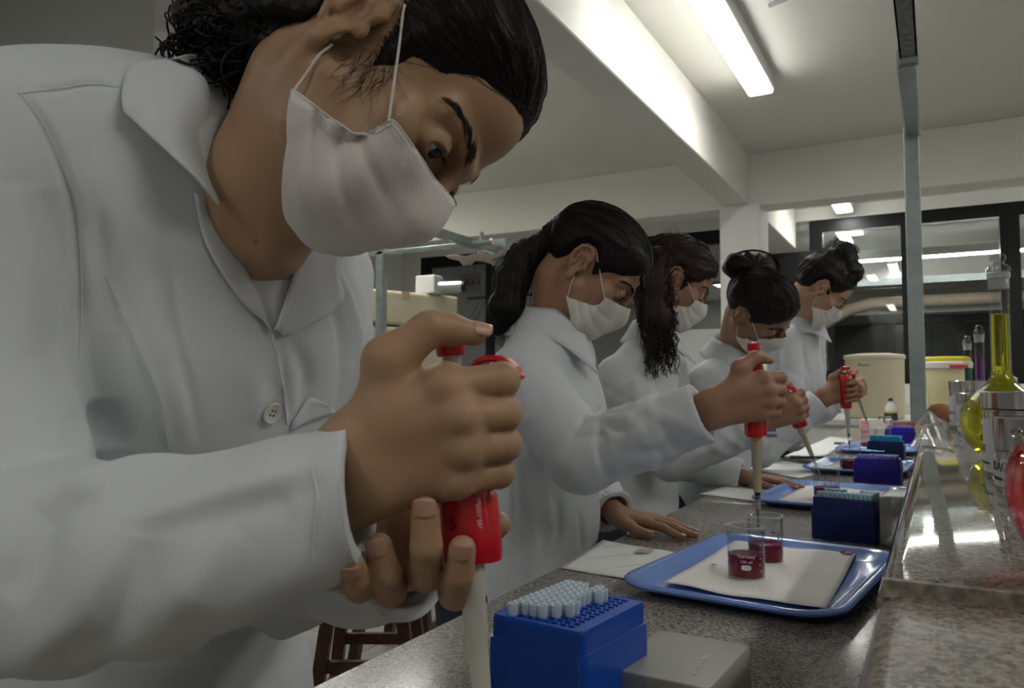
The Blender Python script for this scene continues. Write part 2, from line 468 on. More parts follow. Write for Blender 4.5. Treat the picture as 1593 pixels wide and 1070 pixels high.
# ceiling fixtures: body, diffuser and the light they give
DIFF = mat('lamp_diffuser', 'ffffff', .4, emit=(LAMP_COL, LAMP_E))
LBODY = mat('lamp_body', 'c9cbc8', .4)
def fixture(name, label, x, y0, y1, z, wd=.145, watts=None, group=None, along='y'):
    L = y1-y0; r = empty(name, (x, (y0+y1)/2, z), 0 if along == 'y' else math.pi/2, label, 'ceiling light', group)
    box('housing', (-wd/2, -L/2, -.038), (wd/2, L/2, .05), LBODY, r, .004, 1)
    box('diffuser', (-wd/2+.004, -L/2+.02, -.058), (wd/2-.004, L/2-.02, -.036), DIFF if watts is None else mat('lamp_diffuser_%d' % round(watts*10), 'ffffff', .4, emit=(LAMP_COL, watts)), r, .012, 2)
    for s in (-1, 1):
        box('end_cap', (-wd/2+.004, s*L/2-.022, -.056), (wd/2-.004, s*L/2+.022, -.03), LBODY, r, .008, 1)
    return r
ZL = CAMZ+1.64
fixture('ceiling_lamp', 'long white tube lamp on the ceiling between the beam and the steel rail', -.82, 2.75, 4.41, ZL+.03, .14)
fixture('ceiling_lamp', 'short looking tube lamp on the ceiling beyond the cross beam', -.72, 6.95, 8.0-.14, ZL+.03, .15)
LG = 'tube lamps out of view'
for x, y, e_ in ((-.795, -2.1, 14), (1.7, .3, None), (1.7, 3.2, None), (-3.3, -.9, 9), (-3.1, 3.65, None), (-4.6, 4.6, None), (1.7, 6.9, None)):  # unseen left-hand lamps are added to brighten ceiling, pillar and left bay
    fixture('ceiling_lamp', 'unseen tube lamp on the ceiling, placed to light the room', x, y-.8, y+.8, ZL+.03, .15, e_, LG)
fixture('corridor_lamp', 'long bright corridor lamp seen through the far window above the bun', 0.05, -1.15, 1.15, CAMZ+1.27, .07, 30, None, 'x').location = (-.1, 9.3, CAMZ+1.40)
fixture('corridor_lamp', 'small slanted lamp standing in for a reflection low in the far window', -.42, 10.0, 11.0, CAMZ+1.45, .1, 9)  # glowing stand-in for a lamp reflected in the window glass
fixture('corridor_lamp', 'corridor lamp crossing the end of the long bright one', -.85, 8.75, 9.6, CAMZ+1.665, .12, 7)
LG2 = 'unseen corridor tubes added for light'  # unseen tubes added to brighten the corridor and the exit sign
for x, e_ in ((-6.9, 16), (2.6, 5)): fixture('corridor_lamp', 'unseen corridor tube lamp added to light the corridor', x, 8.6, 10.2, ZL+.03, .15, e_, LG2)
fixture('corridor_lamp', 'lamp glinting above the ponytail at the glass wall top', -3.9, 6.2, 7.3, ZL+.03, .12, 9)

# exit sign behind the glass
sg = empty('exit_sign', ony(711, 442, 9.35), 0, 'white hanging exit sign with red letters behind the glass wall', 'sign')
box('panel', (-.40, 0, -.15), (.40, .02, .15), mat('sign_white', 'D5D6D6', .5), sg, .004, 1)
text('lettering', 'SAÍDA DE EMERGÊNCIA  ↓', .15, mat('sign_red', 'A01522', .6), sg, (0, -.004, .01), (1, 0, 0), (0, 0, 1), .002, 'CENTER', None, .44)
for s in (-.3, .3): tube('hanger', [(s, .01, .15), (s, .01, .50)], .006, STEEL, sg, 6)

# steel strut frames
def channel(name, a, b, wd, parent=None, lab=None):
    """slotted strut: web and two flanges"""
    a, b = np.array(a, float), np.array(b, float)
    lo, hi = np.minimum(a, b), np.maximum(a, b); ax = int(np.argmax(hi-lo))
    o = [i for i in range(3) if i != ax]; L = []
    l1, h1 = lo.copy(), hi.copy(); l1[o[0]] -= wd/2; h1[o[0]] += wd/2; l1[o[1]] -= wd/2; h1[o[1]] = l1[o[1]]+.004; L.append((l1, h1))
    for s in (-1, 1):
        l2, h2 = lo.copy(), hi.copy(); l2[o[1]] -= wd/2; h2[o[1]] += wd/2
        l2[o[0]] += s*wd/2-.002; h2[o[0]] += s*wd/2+.002; L.append((l2, h2))
    if ax == 2: l3, h3 = lo-wd/2*np.array([1, 1, 0]), hi+wd/2*np.array([1, 1, 0]); L = [(l3, h3)]
    c = boxes(name, L, STEEL, parent)
    return c
fr = empty('bench_strut_frame', (-.05, 2.70, 1.06), 0, 'grey steel post on the granite shelf carrying a rail overhead', 'steel frame')
box('post', (-.022, -.02, 0), (.022, .02, .925), STEEL, fr, .003, 1)
box('foot_plate', (-.035, -.045, 0.0005), (.035, .045, .006), STEEL, fr, .002, 1)
boxes('rail', [((-.008, -2.6, .9), (.030, -.62, .905)), ((-.008, -2.6, .9), (-.004, -.62, .94)), ((.026, -2.6, .9), (.030, -.62, .94))], mat('worn_steel', '83888a', .5, metal=.35, vary=(60, '565b5e', .8)), fr)
box('rail_splice', (-.011, -.66, .896), (.033, -.60, .944), STEEL, fr, .002, 1)
box('rail_end', (-.016, -.62, .89), (.026, .03, .94), STEEL, fr, .004, 1)
fr = empty('side_strut_frame', (-2.6, 3.6, 0), 0, 'grey steel frame with a post and two crossing rails left of the ponytail', 'steel frame')
box('post', (-.335, .05, 0), (-.285, .1, 2.0), STEEL, fr, .003, 1)
box('rail', (.255, -1.2, 1.965), (.305, .46, 2.01), STEEL, fr, .003, 1)
box('cross_rail', (-1.3, .05, 1.955), (.45, .09, 1.975), STEEL, fr, .002, 1)
box('bracket', (.24, .44, 1.90), (.34, .47, 2.06), STEEL, fr, .003, 1)
tube('bolt', [(.28, .26, 2.0), (.28, .26, 2.07)], .012, STEEL, fr, 8)
tube('bolt', [(.28, .20, 1.93), (.28, .20, 1.965)], .009, STEEL, fr, 8)
lathe('insulator', [(.0, 0), (.025, .0), (.03, .03), (.02, .06), (.012, .07), (0, .07)], mat('cream_ceramic', 'D8CFC0', .4), fr, 16).location = (.27, .4, 1.985)
v = []; f = []
for i in range(9):
    for j in range(5):
        v.append((.0+i*.05, .3+j*.05+.02*math.sin(i*2.1), 1.945+.012*math.sin(i*1.7+j)+.01*math.cos(j*2.3)))
f = [(i*5+j, (i+1)*5+j, (i+1)*5+j+1, i*5+j+1) for i in range(8) for j in range(4)]
o = mesh('torn_sheet', v, f, mat('cream_paper', 'C9C3B4', .8), fr, True); o.modifiers.new('s', 'SOLIDIFY').thickness = .002

# cream fridge and cabinet at the left
CREAM = mat('cream_enamel', 'C8C0A4', .35)
fg = empty('fridge', (-3.08, 4.27, 0), math.radians(70.1), 'cream fridge with rounded door standing behind the steel post', 'fridge')
box('body', (-.36, .065, .05), (.36, .72, 1.80), CREAM, fg, .02, 3)
box('door', (-.36, 0, 1.57-.0), (.36, .06, 1.80), CREAM, fg, .022, 3)
box('door', (-.36, 0, .10), (.36, .06, 1.56), CREAM, fg, .022, 3)
box('handle', (.30, -.03, 1.30), (.335, .0, 1.52), mat('cream_trim', 'B0A88C', .4), fg, .008, 2)
box('sticker', (-.12, -.002, 1.75), (-.06, .0, 1.80), mat('tan_sticker', 'B9A887', .6), fg)
box('plinth', (-.34, .02, 0), (.34, .70, .06), mat('dark_panel', '', 0), fg)
cb = empty('cream_cabinet', (-3.36, 3.62, 0), math.radians(60), 'cream metal cabinet left of the fridge half hidden by the near coat', 'cabinet')
box('body', (-.25, 0.02, 0), (.10, .5, 1.94), CREAM, cb, .015, 2)
box('door', (-.245, 0, .08), (.095, .018, 1.62), CREAM, cb, .006, 1)
box('handle', (.03, -.015, 1.2), (.05, 0, 1.35), STEEL, cb, .004, 1)
tag(box('junction_box', (-3.16, 4.36, 1.801), (-3.00, 4.47, 1.93), WHITE, None, .01), 'small white box on top of the fridge beside the steel post', 'box')
cn = empty('steel_canister', (-2.955, 4.40, 1.801), .3, 'shiny steel canister lying on top of the fridge', 'canister')
auto_smooth(tube('can', [(-.02, .0, .043), (.14, .0, .043)], .042, mat('bright_steel', 'c9cccb', .2, metal=.9), cn, 18)); auto_smooth(tube('cap', [(.14, 0, .043), (.155, 0, .043)], .036, mat('dark_panel', '', 0), cn, 18))
tag(box('dark_instrument', (-3.44, 3.72, 1.941), (-3.30, 3.80, 2.06), mat('dark_panel', '', 0), None, .01), 'dark instrument standing on the cream cabinet', 'instrument')

# wooden stools beyond the bench
WOOD = mat('stool_wood', '4a2415', .35, vary=(25, '301409', 1))
def stool(x, y, rz, h=.62, sp=.17, top=.13, label=None):
    r = empty('wooden_stool', (x, y, 0), rz, label, 'stool', 'brown wooden stools')
    lathe('seat', [(0, h), (.145, h), (.155, h+.008), (.155, h+.022), (.145, h+.03), (0, h+.03)], WOOD, r, 28)
    cs = [(-1, -1), (1, -1), (1, 1), (-1, 1)]
    for a, b in cs:
        v = []; wb, wt = .021, .019
        for z, s, w_ in ((0, sp, wb), (h, top*.75, wt)):
            for dx, dy in ((-1, -1), (1, -1), (1, 1), (-1, 1)): v.append((a*s+dx*w_, b*s+dy*w_, z))
        mesh('leg', v, [(3, 2, 1, 0), (4, 5, 6, 7), (0, 1, 5, 4), (1, 2, 6, 5), (2, 3, 7, 6), (3, 0, 4, 7)], WOOD, r)
    for z in (.17, .30):
        s = sp+(top*.75-sp)*z/h
        for k in range(4):
            if z > .2 and k % 2: continue
            if z < .2 and not k % 2: continue
            if k % 2: box('rung', (cs[k][0]*s-.01, -s, z-.018), (cs[k][0]*s+.01, s, z+.018), WOOD, r)
            else: box('rung', (-s, cs[k][1]*s-.01, z-.018), (s, cs[k][1]*s+.01, z+.018), WOOD, r)
    return r
stool(-1.65, 2.05, .5, label='wooden stool closest to the near coat, showing two rungs')
stool(-2.02, 2.75, .2, label='second wooden stool, its rung just above the bench edge')
stool(-2.05, 3.45, .9, label='farther wooden stool standing below the left sleeve cuff')
stool(-1.55, 3.95, .3, label='farthest wooden stool near the seated row of coats')

# ------------------------------------------------------------------ bench and raised shelf
bn = empty('lab_bench', (0, 0, 0), 0, 'long speckled granite lab bench running away from the viewer', 'bench')
for i, (y0, y1) in enumerate(((-.4, 1.86), (1.862, 3.7), (3.702, 5.4))):
    box('worktop', (-.515, y0, .868), (.9, y1, .90), GRAN, bn, .004, 2)
box('apron', (-.43, -.38, .0), (.85, 5.35, .868), mat('bench_base', 'b5b4b0', .6), bn)
sh = empty('granite_shelf', (0, 0, 0), 0, 'raised polished granite shelf along the right of the bench', 'shelf')
def bull(name, y0, y1, z0, z1, m_):
    r = (z1-z0)/2; pr = []
    for k in range(9):
        a = math.radians(90+180*k/8); pr.append((-.036+r+r*math.cos(a), (z0+z1)/2+r*math.sin(a)))
    pr += [(.5, z0), (.5, z1)]
    v = [(x, y, z) for y in (y0, y1) for x, z in pr]; n = len(pr)
    f = [tuple(range(n)), tuple(range(2*n-1, n-1, -1))]+[(i, (i+1) % n, n+(i+1) % n, n+i)[::-1] for i in range(n)]
    return auto_smooth(mesh(name, v, f, m_, sh), 40)
bull('slab', -.4, .535, 1.018, 1.052, granite_mat('matt_granite', '857f76', '4e4b4a', '6f6a63', '9f978a', 330, .20))
bull('slab', .537, 3.1, 1.03, 1.06, GRANP)
bull('slab', 3.102, 5.4, 1.03, 1.06, GRANP)
box('joint_strip', (-.032, .530, 1.05), (.42, .5365, 1.0605), mat('joint_cement', 'A59C8C', .6, vary=(120, '3c3a38', .7)), sh)
box('upright', (.06, -.38, .9002), (.09, 5.35, 1.03), mat('bench_base', '', 0), sh)
ct = struct(box('trim_counter', (-1.0, 6.5, .86), (3.5, 7.98, .90), mat('white_counter', 'CFCFCB', .35)))
box('base', (-.98, 6.55, 0), (3.4, 7.98, .86), WALL, ct)
box('splashback', (-1.0, 7.94, .90), (3.5, 7.99, 1.0), mat('white_counter', '', 0), ct)
# ================================================================== things on the bench
BLUE = mat('tray_blue', '7092DA', .22, coat=.3)
RACKB = mat('rack_blue', '144cb2', .3)
LIQ = mat('magenta_liquid', (.17, .0015, .018), .08, spec=.4)
LIQS = mat('magenta_film', (.55, .02, .2), .1)
TIPW = frosted_mat('tip_white', 'd9e8f2', .72)
TIPC = frosted_mat('tip_cyan', '3fb4e6', .8)
TIPP = frosted_mat('tip_lilac', '9f97ea', .7)
BG = glass_mat('beaker_glass', (.97, .98, .98), 0, .045, .97)
PRINT = mat('white_print', 'E5E2E2', .6)
BZ = .90
def tray(loc, rz, L, W, label, hump=True):
    r = empty('plastic_tray', loc, rz, label, 'tray')
    prof = [(0, -.052, .004), (1, -.050, .0045), (2, -.028, .006), (3, -.016, .016), (4, -.008, .0205), (5, .0, .0205), (6, .003, .018), (7, .0015, .0145), (8, -.002, .014), (9, -.006, .0165), (10, -.017, .012), (11, -.030, .001), (12, -.055, .0)]
    rings = []; n = 10
    for i, inset, z in prof:
        base = rrect(-W/2-inset, -L/2-inset, W/2+inset, L/2+inset, max(.012, .055+inset*.9), n)
        ring = []
        for x, y in base:
            h = 0
            if hump and i in (4, 5, 6, 7, 8, 9):
                for e in (-1, 1):
                    if abs(y-e*L/2) < .02: h += .006*math.exp(-((x)/.09)**2)
            ring.append((x, y, z-h*.6))
        rings.append(ring)
    v = [p for q in rings for p in q]; k = len(rings[0]); f = []
    for i in range(len(rings)-1):
        for j in range(k): f.append((i*k+j, i*k+(j+1) % k, (i+1)*k+(j+1) % k, (i+1)*k+j))
    f.append(tuple(range(k))); f.append(tuple(len(v)-k+j for j in range(k))[::-1])
    o = mesh('dish', v, f, BLUE, r, True); auto_smooth(o, 60)
    return r
def sheet(name, corners, m, z, nu=14, nv=14, wav=.0015, seed=0, curl=0.):
    """a thin sheet on a surface, its corners given in plan"""
    c = [np.array(p[:2]) for p in corners]; rg = np.random.default_rng(seed); ph = rg.uniform(0, 6, 6)
    bm = bmesh.new(); G = []
    o0 = sum(c)/4
    for i in range(nu+1):
        row = []
        for j in range(nv+1):
            u, v_ = i/nu, j/nv
            p = (1-u)*(1-v_)*c[0]+u*(1-v_)*c[1]+u*v_*c[2]+(1-u)*v_*c[3]
            e = 4*u*(1-u)*4*v_*(1-v_)
            zz = wav*(1+.5*(math.sin(7*u+ph[0])*math.sin(6*v_+ph[1])+math.sin(15*u+ph[2]+5*v_)*.5))+curl*(u**3)
            row.append(bm.verts.new((p[0]-o0[0], p[1]-o0[1], zz)))
        G.append(row)
    for i in range(nu):
        for j in range(nv): bm.faces.new((G[i][j], G[i+1][j], G[i+1][j+1], G[i][j+1]))
    o = from_bm(name, bm, m, None, True); o.location = (o0[0], o0[1], z)
    md = o.modifiers.new('thickness', 'SOLIDIFY'); md.thickness = .0004; md.offset = 1
    return o
PAPER = mat('paper', 'DCDFDC', .8)
TIS = mat('paper_towel', 'F0EDE9', .9, bump=(350, .5), vary=(9, 'E8E4E0', .6))
def printed(o, lines, grey='8b8d8f'):
    """printed lines: (u0,v0,u1,v1,width) in the sheet's own metres"""
    V, F = [], []
    for x0, y0, x1, y1, w_ in lines:
        a, b = np.array((x0, y0)), np.array((x1, y1)); t = (b-a)/np.linalg.norm(b-a); nn = np.array((-t[1], t[0]))*w_/2; k = len(V)
        V += [(*(a-nn), .0035), (*(b-nn), .0035), (*(b+nn), .0035), (*(a+nn), .0035)]; F.append((k, k+1, k+2, k+3))
    mesh('printed_line', V, F, mat('print_grey', grey, .8), o)
def beaker(loc, d, h, fill, label, rz=0., film=False, marks=True):
    r = empty('glass_beaker', loc, rz, label, 'beaker'); R = d/2; t = .0013; N = 40
    prof_o = [(R*.3, 0), (R*.82, .0), (R*.93, .0018), (R*.985, .005), (R, .010), (R, h*.9), (R*1.0, h*.96), (R*1.05, h*.992), (R*1.06, h)]
    prof_i = [(R*1.045, h*1.002), (R*1.03, h*.99), (R-t, h*.955), (R-t, h*.9), (R-t, .011), (R*.95, .006), (R*.85, .003), (R*.3, .0025)]
    v, f = lathe_vf(prof_o+prof_i, N)
    vv = []
    for x, y, z in v:                                  # pouring spout
        a = math.atan2(y, x); s = math.exp(-((a-math.pi*.98)/.32)**2)+math.exp(-((a+math.pi*1.02)/.32)**2)
        q = 1+.16*s*max(0, (z/h-.86)/.14)**1.5; vv.append((x*q, y*q, z+(-.03*h*s if z > .97*h else 0)))
    auto_smooth(mesh('glass', vv, f, BG, r), 40)
    lz = fill*h
    lathe('liquid', [(0, .0022), (R*.80, .0024), (R*.95, .0045), (R-.0003, .0105), (R-.0003, lz-.0005), (R-.0008, lz), (0, lz-.0005)], LIQ, r, N)
    rp = []
    for k in range(41):
        a = 2*math.pi*k/40; dl = (a-math.pi+math.pi*5) % (2*math.pi)-math.pi; s_ = math.exp(-(dl/.32)**2); q = 1+.16*s_
        rp.append((R*1.055*q*math.cos(a), R*1.055*q*math.sin(a), h*.998-.03*h*s_))
    tube('rim', rp, .0011, mat('glass_rim', 'cdd2d2', .08, alpha=.55), r, 6)
    tube('foot_ring', [(R*.955*math.cos(a), R*.955*math.sin(a), .0022) for a in np.linspace(0, 2*math.pi, 41)], .0010, mat('glass_rim', '', 0), r, 5)
    if film:
        bm = bmesh.new(); rg = np.random.default_rng(3)
        V, F = [], []
        for k in range(26):
            a0 = rg.uniform(-1.9, .3)-math.pi/2+.6; z0 = lz+abs(rg.normal(0, .16))*h; wd = rg.uniform(.06, .3); hh = rg.uniform(.01, .05)*h
            n0 = len(V)
            for q in range(5):
                a = a0+wd*(q/4-.5)
                for zz in (z0, z0+hh*math.sin(math.pi*(q+.6)/5.2)): V.append(((R-t-.0004)*math.cos(a), (R-t-.0004)*math.sin(a), min(zz, h*.85)))
            for q in range(4): F.append((n0+2*q, n0+2*q+2, n0+2*q+3, n0+2*q+1))
        tag(mesh('splash_film', V, F, LIQS, r))
    if marks:
        fa = math.atan2(-loc[1], -loc[0])-rz; ca, sa = math.cos(fa), math.sin(fa); R2 = R+.0003
        right = (-sa, ca, 0)
        text('print_maker', 'Germany', R*.26, PRINT, r, (ca*R2, sa*R2, h*.46), right, (0, 0, 1), .0001, 'CENTER', R2)
        text('print_volume', '100 ml', R*.24, PRINT, r, (ca*R2, sa*R2, h*.36), right, (0, 0, 1), .0001, 'CENTER', R2)
        ov = []
        for k in range(20):
            b = 2*math.pi*k/20; th = .26*math.copysign(abs(math.cos(b))**.6, math.cos(b)); ov.append((R2*math.cos(fa+th), R2*math.sin(fa+th), h*.255+h*.05*math.copysign(abs(math.sin(b))**.6, math.sin(b))))
        mesh('print_patch', ov, [tuple(range(20))], PRINT, r)
        V, F = [], []
        for k in range(5):
            z = h*(.18+.12*k); n0 = len(V); L = .12 if k % 2 else .2
            for th in (.75, .75+L): V += [(R2*math.cos(fa+th), R2*math.sin(fa+th), z), (R2*math.cos(fa+th), R2*math.sin(fa+th), z+.0007)]
            F.append((n0, n0+2, n0+3, n0+1))
        mesh('graduation', V, F, PRINT, r)
    return r
def tip_rack(loc, rz, wd, ln, ht, m_, tipm, filled, label, nu=8, nv=12, tipr=.0040, tiph=.0095, grp=None):
    """box of pipette tips: flared base, stepped grid deck with real holes, a tip in every filled hole"""
    r = empty('tip_rack', loc, rz, label, 'tip rack'); st = ht*.80
    bm = bmesh.new()
    lo = rrect(-wd/2, -ln/2, wd/2, ln/2, .006, 3)
    rings = [(.996, .0), (1., .002), (1.0, st-.012), (.99, st), (.955, st+.0005), (.95, ht-.003), (.93, ht)]
    V, F = [], []; k = len(lo)
    for s, z in rings: V += [(x*s, y*(1-(1-s)*wd/ln), z) for x, y in lo]
    for i in range(len(rings)-1): F += [(i*k+j, i*k+(j+1) % k, (i+1)*k+(j+1) % k, (i+1)*k+j) for j in range(k)]
    F.append(tuple(range(k))[::-1])
    mesh('box', V, F, m_, r); bm.free()
    p = min((wd*.93-.010)/nu, (ln*.945-.010)/nv); V, F = [], []; hr = p*.40; N = 10
    x0, y0 = -p*(nu-1)/2, -p*(nv-1)/2
    def quad(*q):
        n0 = len(V); V.extend(q); F.append(tuple(range(n0, n0+len(q))))
    for iu in range(nu):
        for iv in range(nv):
            cx, cy = x0+iu*p, y0+iv*p; n0 = len(V)
            for a in range(N):
                t = 2*math.pi*(a+.5)/N; c, s = math.cos(t), math.sin(t); q = p/2/max(abs(c), abs(s))
                V.append((cx+q*c, cy+q*s, ht-.0005)); V.append((cx+hr*c, cy+hr*s, ht-.0005)); V.append((cx+hr*.95*c, cy+hr*.95*s, ht-.012))
            for a in range(N):
                b = (a+1) % N
                F.append((n0+3*a, n0+3*b, n0+3*b+1, n0+3*a+1)); F.append((n0+3*a+1, n0+3*b+1, n0+3*b+2, n0+3*a+2))
            F.append(tuple(n0+3*a+2 for a in range(N)))
    ex, ey = p*nu/2, p*nv/2; wx, wy = wd*.93/2, (ln*(1-.07*wd/ln))/2; z = ht-.0003
    quad((-wx, -wy, z), (wx, -wy, z), (wx, -ey, z), (-wx, -ey, z)); quad((-wx, ey, z), (wx, ey, z), (wx, wy, z), (-wx, wy, z))
    quad((-wx, -ey, z), (-ex, -ey, z), (-ex, ey, z), (-wx, ey, z)); quad((ex, -ey, z), (wx, -ey, z), (wx, ey, z), (ex, ey, z))
    mesh('grid_deck', V, F, m_, r)
    t0 = None; N = 10
    for iu in range(nu):
        for iv in range(nv):
            if not filled(iu, iv): continue
            if t0 is None:
                t0 = lathe('pipette_tip', [(tipr*.8, -.02), (tipr*.95, 0), (tipr, .001), (tipr*1.08, tiph), (tipr*.85, tiph), (tipr*.7, .0), (0, -.001)], tipm, r, N, True, False); t = t0
            else:
                t = t0.copy(); COL.objects.link(t); t.parent = r
            t.location = (x0+iu*p, y0+iv*p, ht-.0005)
    return r
def lid(loc, rot, wd, ln, ht, label, m_):
    r = empty('rack_lid', loc, 0, label, 'rack lid'); r.rotation_euler = rot
    lo = rrect(-wd/2, -ln/2, wd/2, ln/2, .007, 4); k = len(lo); V, F = [], []
    for s, z in ((1.0, 0), (.995, .0), (.975, ht-.006), (.965, ht-.0015), (.94, ht)): V += [(x*s, y*(1-(1-s)*wd/ln), z) for x, y in lo]
    for i in range(4): F += [(i*k+j, i*k+(j+1) % k, (i+1)*k+(j+1) % k, (i+1)*k+j) for j in range(k)]
    F.append(tuple(4*k+j for j in range(k)))
    o = mesh('shell', V, F, m_, r); md = o.modifiers.new('wall', 'SOLIDIFY'); md.thickness = .0016; md.offset = -1
    auto_smooth(o, 40)
    return r
# --- nearest place
R1 = (-.2785, .611)
tip_rack((R1[0], R1[1], BZ), math.radians(-7), .093, .113, .09, RACKB, TIPW,
         lambda u, v: (v == 0 and u in ()) or (v == 1 and u <= 3) or (v == 2 and u <= 4) or (3 <= v <= 5 and u <= 5 and not (v == 5 and u > 4)) or (6 <= v <= 8 and u <= 4) or (v == 9 and u <= 5) or (v == 10 and u <= 5 and u != 3) or (v == 11 and u in (0, 1, 2, 4)) or (v == 0 and u == 0),
         'blue tip rack nearest the viewer, part filled with white tips')
ld_ = lid((-.1985, .668, BZ), (0, 0, math.radians(-3)), .090, .122, .045, 'frosted clear rack lid lying beside the nearest blue rack', frosted_mat('frosted_lid', 'c2c2ba', .26, .25))
text('embossed_text', 'tipo volume Blue', .0075, frosted_mat('lid_print', 'd8d8cc', .45), ld_, (.020, -.012, .0453), (-.12, 1, 0), (-1, -.12, 0), .0002)
tray((-.218, 1.172, BZ), math.radians(-7), .425, .285, 'large blue tray nearest the viewer holding two beakers')
o = sheet('paper_towel', [(-.333, 1.035), (-.122, 1.006), (-.119, 1.352), (-.310, 1.368)], TIS, BZ+.0065, 22, 22, .003, 2)
tag(o, 'white crinkled paper towel in the nearest blue tray', 'paper towel')
V, F = [], []
for cx, cy, s in ((.09, .155, .008), (-.075, -.03, .004), (.083, .160, .005)):
    n0 = len(V)
    for k in range(9):
        a = 2*math.pi*k/9; V.append((cx+s*math.cos(a)*(1+.3*math.sin(3*a)), cy+s*1.6*math.sin(a), .0062))
    F.append(tuple(range(n0, n0+9)))
mesh('pink_stain', V, F, mat('pink_stain', 'D07FA8', .9), o)
beaker((-.240, 1.121, BZ+.0095), .0505, .072, .46, 'beaker of magenta liquid at the front of the nearest tray', 0.25)
beaker((-.235, 1.234, BZ+.0095), .0520, .070, .40, 'beaker of magenta liquid under the second person\'s pipette', .9, True, False)
o = tag(sheet('paper_sheet', [(-.506, 1.075), (-.385, 1.060), (-.375, 1.262), (-.528, 1.300)], PAPER, BZ+.0005, 12, 12, .0008, 5), 'printed white sheet under the left edge of the nearest tray', 'paper sheet')
printed(o, [(-.05, .06, -.02, .115, .0016), (-.043, -.03, .0, .03, .0016), (.02, -.065, .062, .0, .0016), (.0, .01, .03, .05, .0016), (.035, -.085, .08, -.02, .0012), (.052, .02, .07, .05, .0012), (.068, .02, .07, .05, .0012)])
mesh('printed_picture', [(.006, .045, .0034), (.03, .052, .0034), (.028, .088, .0034), (.004, .08, .0034)], [(0, 1, 2, 3)], mat('print_mid', 'a3a5a5', .8), o)
# --- second place
tray((-.222, 2.02, BZ), math.radians(-5), .42, .295, 'second blue tray, holding the beaker behind the dark blue rack').scale = (1, 1, 1)
tag(sheet('paper_towel', [(-.335, 1.88), (-.115, 1.86), (-.115, 2.18), (-.315, 2.20)], TIS, BZ+.0065, 16, 16, .002, 8), 'white paper towel in the second blue tray', 'paper towel')
tip_rack((-.146, 1.540, BZ), math.radians(-8), .112, .080, .075, mat('rack_navy', '0b2060', .35), TIPC if False else frosted_mat('tip_pale', 'b9dcea', .6),
         lambda u, v: v <= 1 or (v == 2 and u > 6) or (v >= 6 and u < 5) or (v >= 6 and u > 7) or (v in (4, 5) and u > 8), 'dark blue tip rack behind the nearest tray, pale tips on top', 12, 8)
lid((-.078, 1.50, BZ+.0005), (0, math.radians(-90), math.radians(-6)), .088, .12, .045, 'frosted rack lid on edge between dark blue rack and shelf', frosted_mat('frosted_lid', '', .3)).location = (-.040, 1.530, BZ+.045)
beaker((-.230, 1.945, BZ+.0095), .058, .076, .40, 'beaker of magenta liquid behind the dark blue rack', .3, True, False)
tag(sheet('paper_sheet', [(-.535, 1.96), (-.385, 1.90), (-.385, 2.17), (-.505, 2.21)], PAPER, BZ+.0005, 8, 8, .001, 11), 'white sheet left of the second blue tray below the pipette', 'paper sheet')
# --- third place
tray((-.222, 2.78, BZ), math.radians(-4), .42, .295, 'third blue tray, behind the violet tip rack')
tag(sheet('paper_towel', [(-.33, 2.64), (-.13, 2.63), (-.13, 2.92), (-.31, 2.94)], TIS, BZ+.0065, 10, 10, .002, 12), 'white paper towel in the third blue tray', 'paper towel')
beaker((-.243, 2.66, BZ+.0095), .062, .075, .42, 'beaker of magenta liquid left of the violet rack', .4, False, False)
tip_rack((-.152, 2.455, BZ), math.radians(-3), .122, .085, .068, mat('rack_violet', '231a9c', .3), TIPP, lambda u, v: v < 6 or u > 2, 'violet blue tip rack with lilac tips, third along the shelf', 12, 8)
tag(sheet('cyan_film', [(-.195, 2.44), (-.135, 2.43), (-.135, 2.47), (-.195, 2.48)], TIPC, BZ+.085, 6, 4, .003, 4), 'small cyan film lying on the violet rack', 'film')
o = sheet('paper_sheet', [(-.56, 2.62), (-.36, 2.42), (-.30, 2.72), (-.50, 2.95)], PAPER, BZ+.0005, 8, 8, .001, 21)
tag(o, 'white sheet beyond the second hand resting on the bench', 'paper sheet')
tag(sheet('grey_sheet', [(-.44, 2.95), (-.30, 2.90), (-.30, 3.12), (-.44, 3.16)], mat('grey_card', '8f8f8a', .8), BZ+.003, 4, 4, .0006, 22), 'grey card on the bench behind the slanted pipette tip', 'card')
o = tag(sheet('paper_sheet', [(-.52, 3.12), (-.385, 3.05), (-.375, 4.3), (-.50, 4.42)], PAPER, BZ+.0005, 8, 8, .001, 23), 'white sheet far along the bench under the farther coats', 'paper sheet')
# --- far places
tip_rack((-.172, 3.25, BZ), math.radians(-3), .125, .085, .065, mat('rack_navy', '', 0), TIPC, lambda u, v: True, 'dark blue tip rack heaped with bright cyan tips', 12, 8, .0042, .02)
tray((-.22, 3.58, BZ), 0, .42, .295, 'farthest blue tray on the bench, under the far beakers')
tip_rack((-.155, 4.08, BZ), math.radians(-3), .125, .085, .075, mat('rack_violet', '', 0), TIPP, lambda u, v: (u+v) % 3 > 0, 'farthest violet blue tip rack at the end of the row', 12, 8)
beaker((-.262, 3.66, BZ+.0095), .062, .08, .25, 'far beaker below the pipette held by both hands', .2, False, False)
beaker((-.205, 3.71, BZ+.0095), .062, .08, .2, 'far beaker standing close behind another beside cyan rack', 1.2, False, False)
tag(sheet('purple_sheet', [(-.37, 3.42), (-.24, 3.35), (-.22, 3.62), (-.34, 3.66)], mat('purple_card', '6a66b8', .6), BZ+.002, 4, 4, .0006, 31), 'purple card lying behind the third blue tray', 'card')
pen = empty('pen', (-.33, 3.86, BZ+.006), .15, 'blue ballpoint pen lying across the far end of the bench', 'pen')
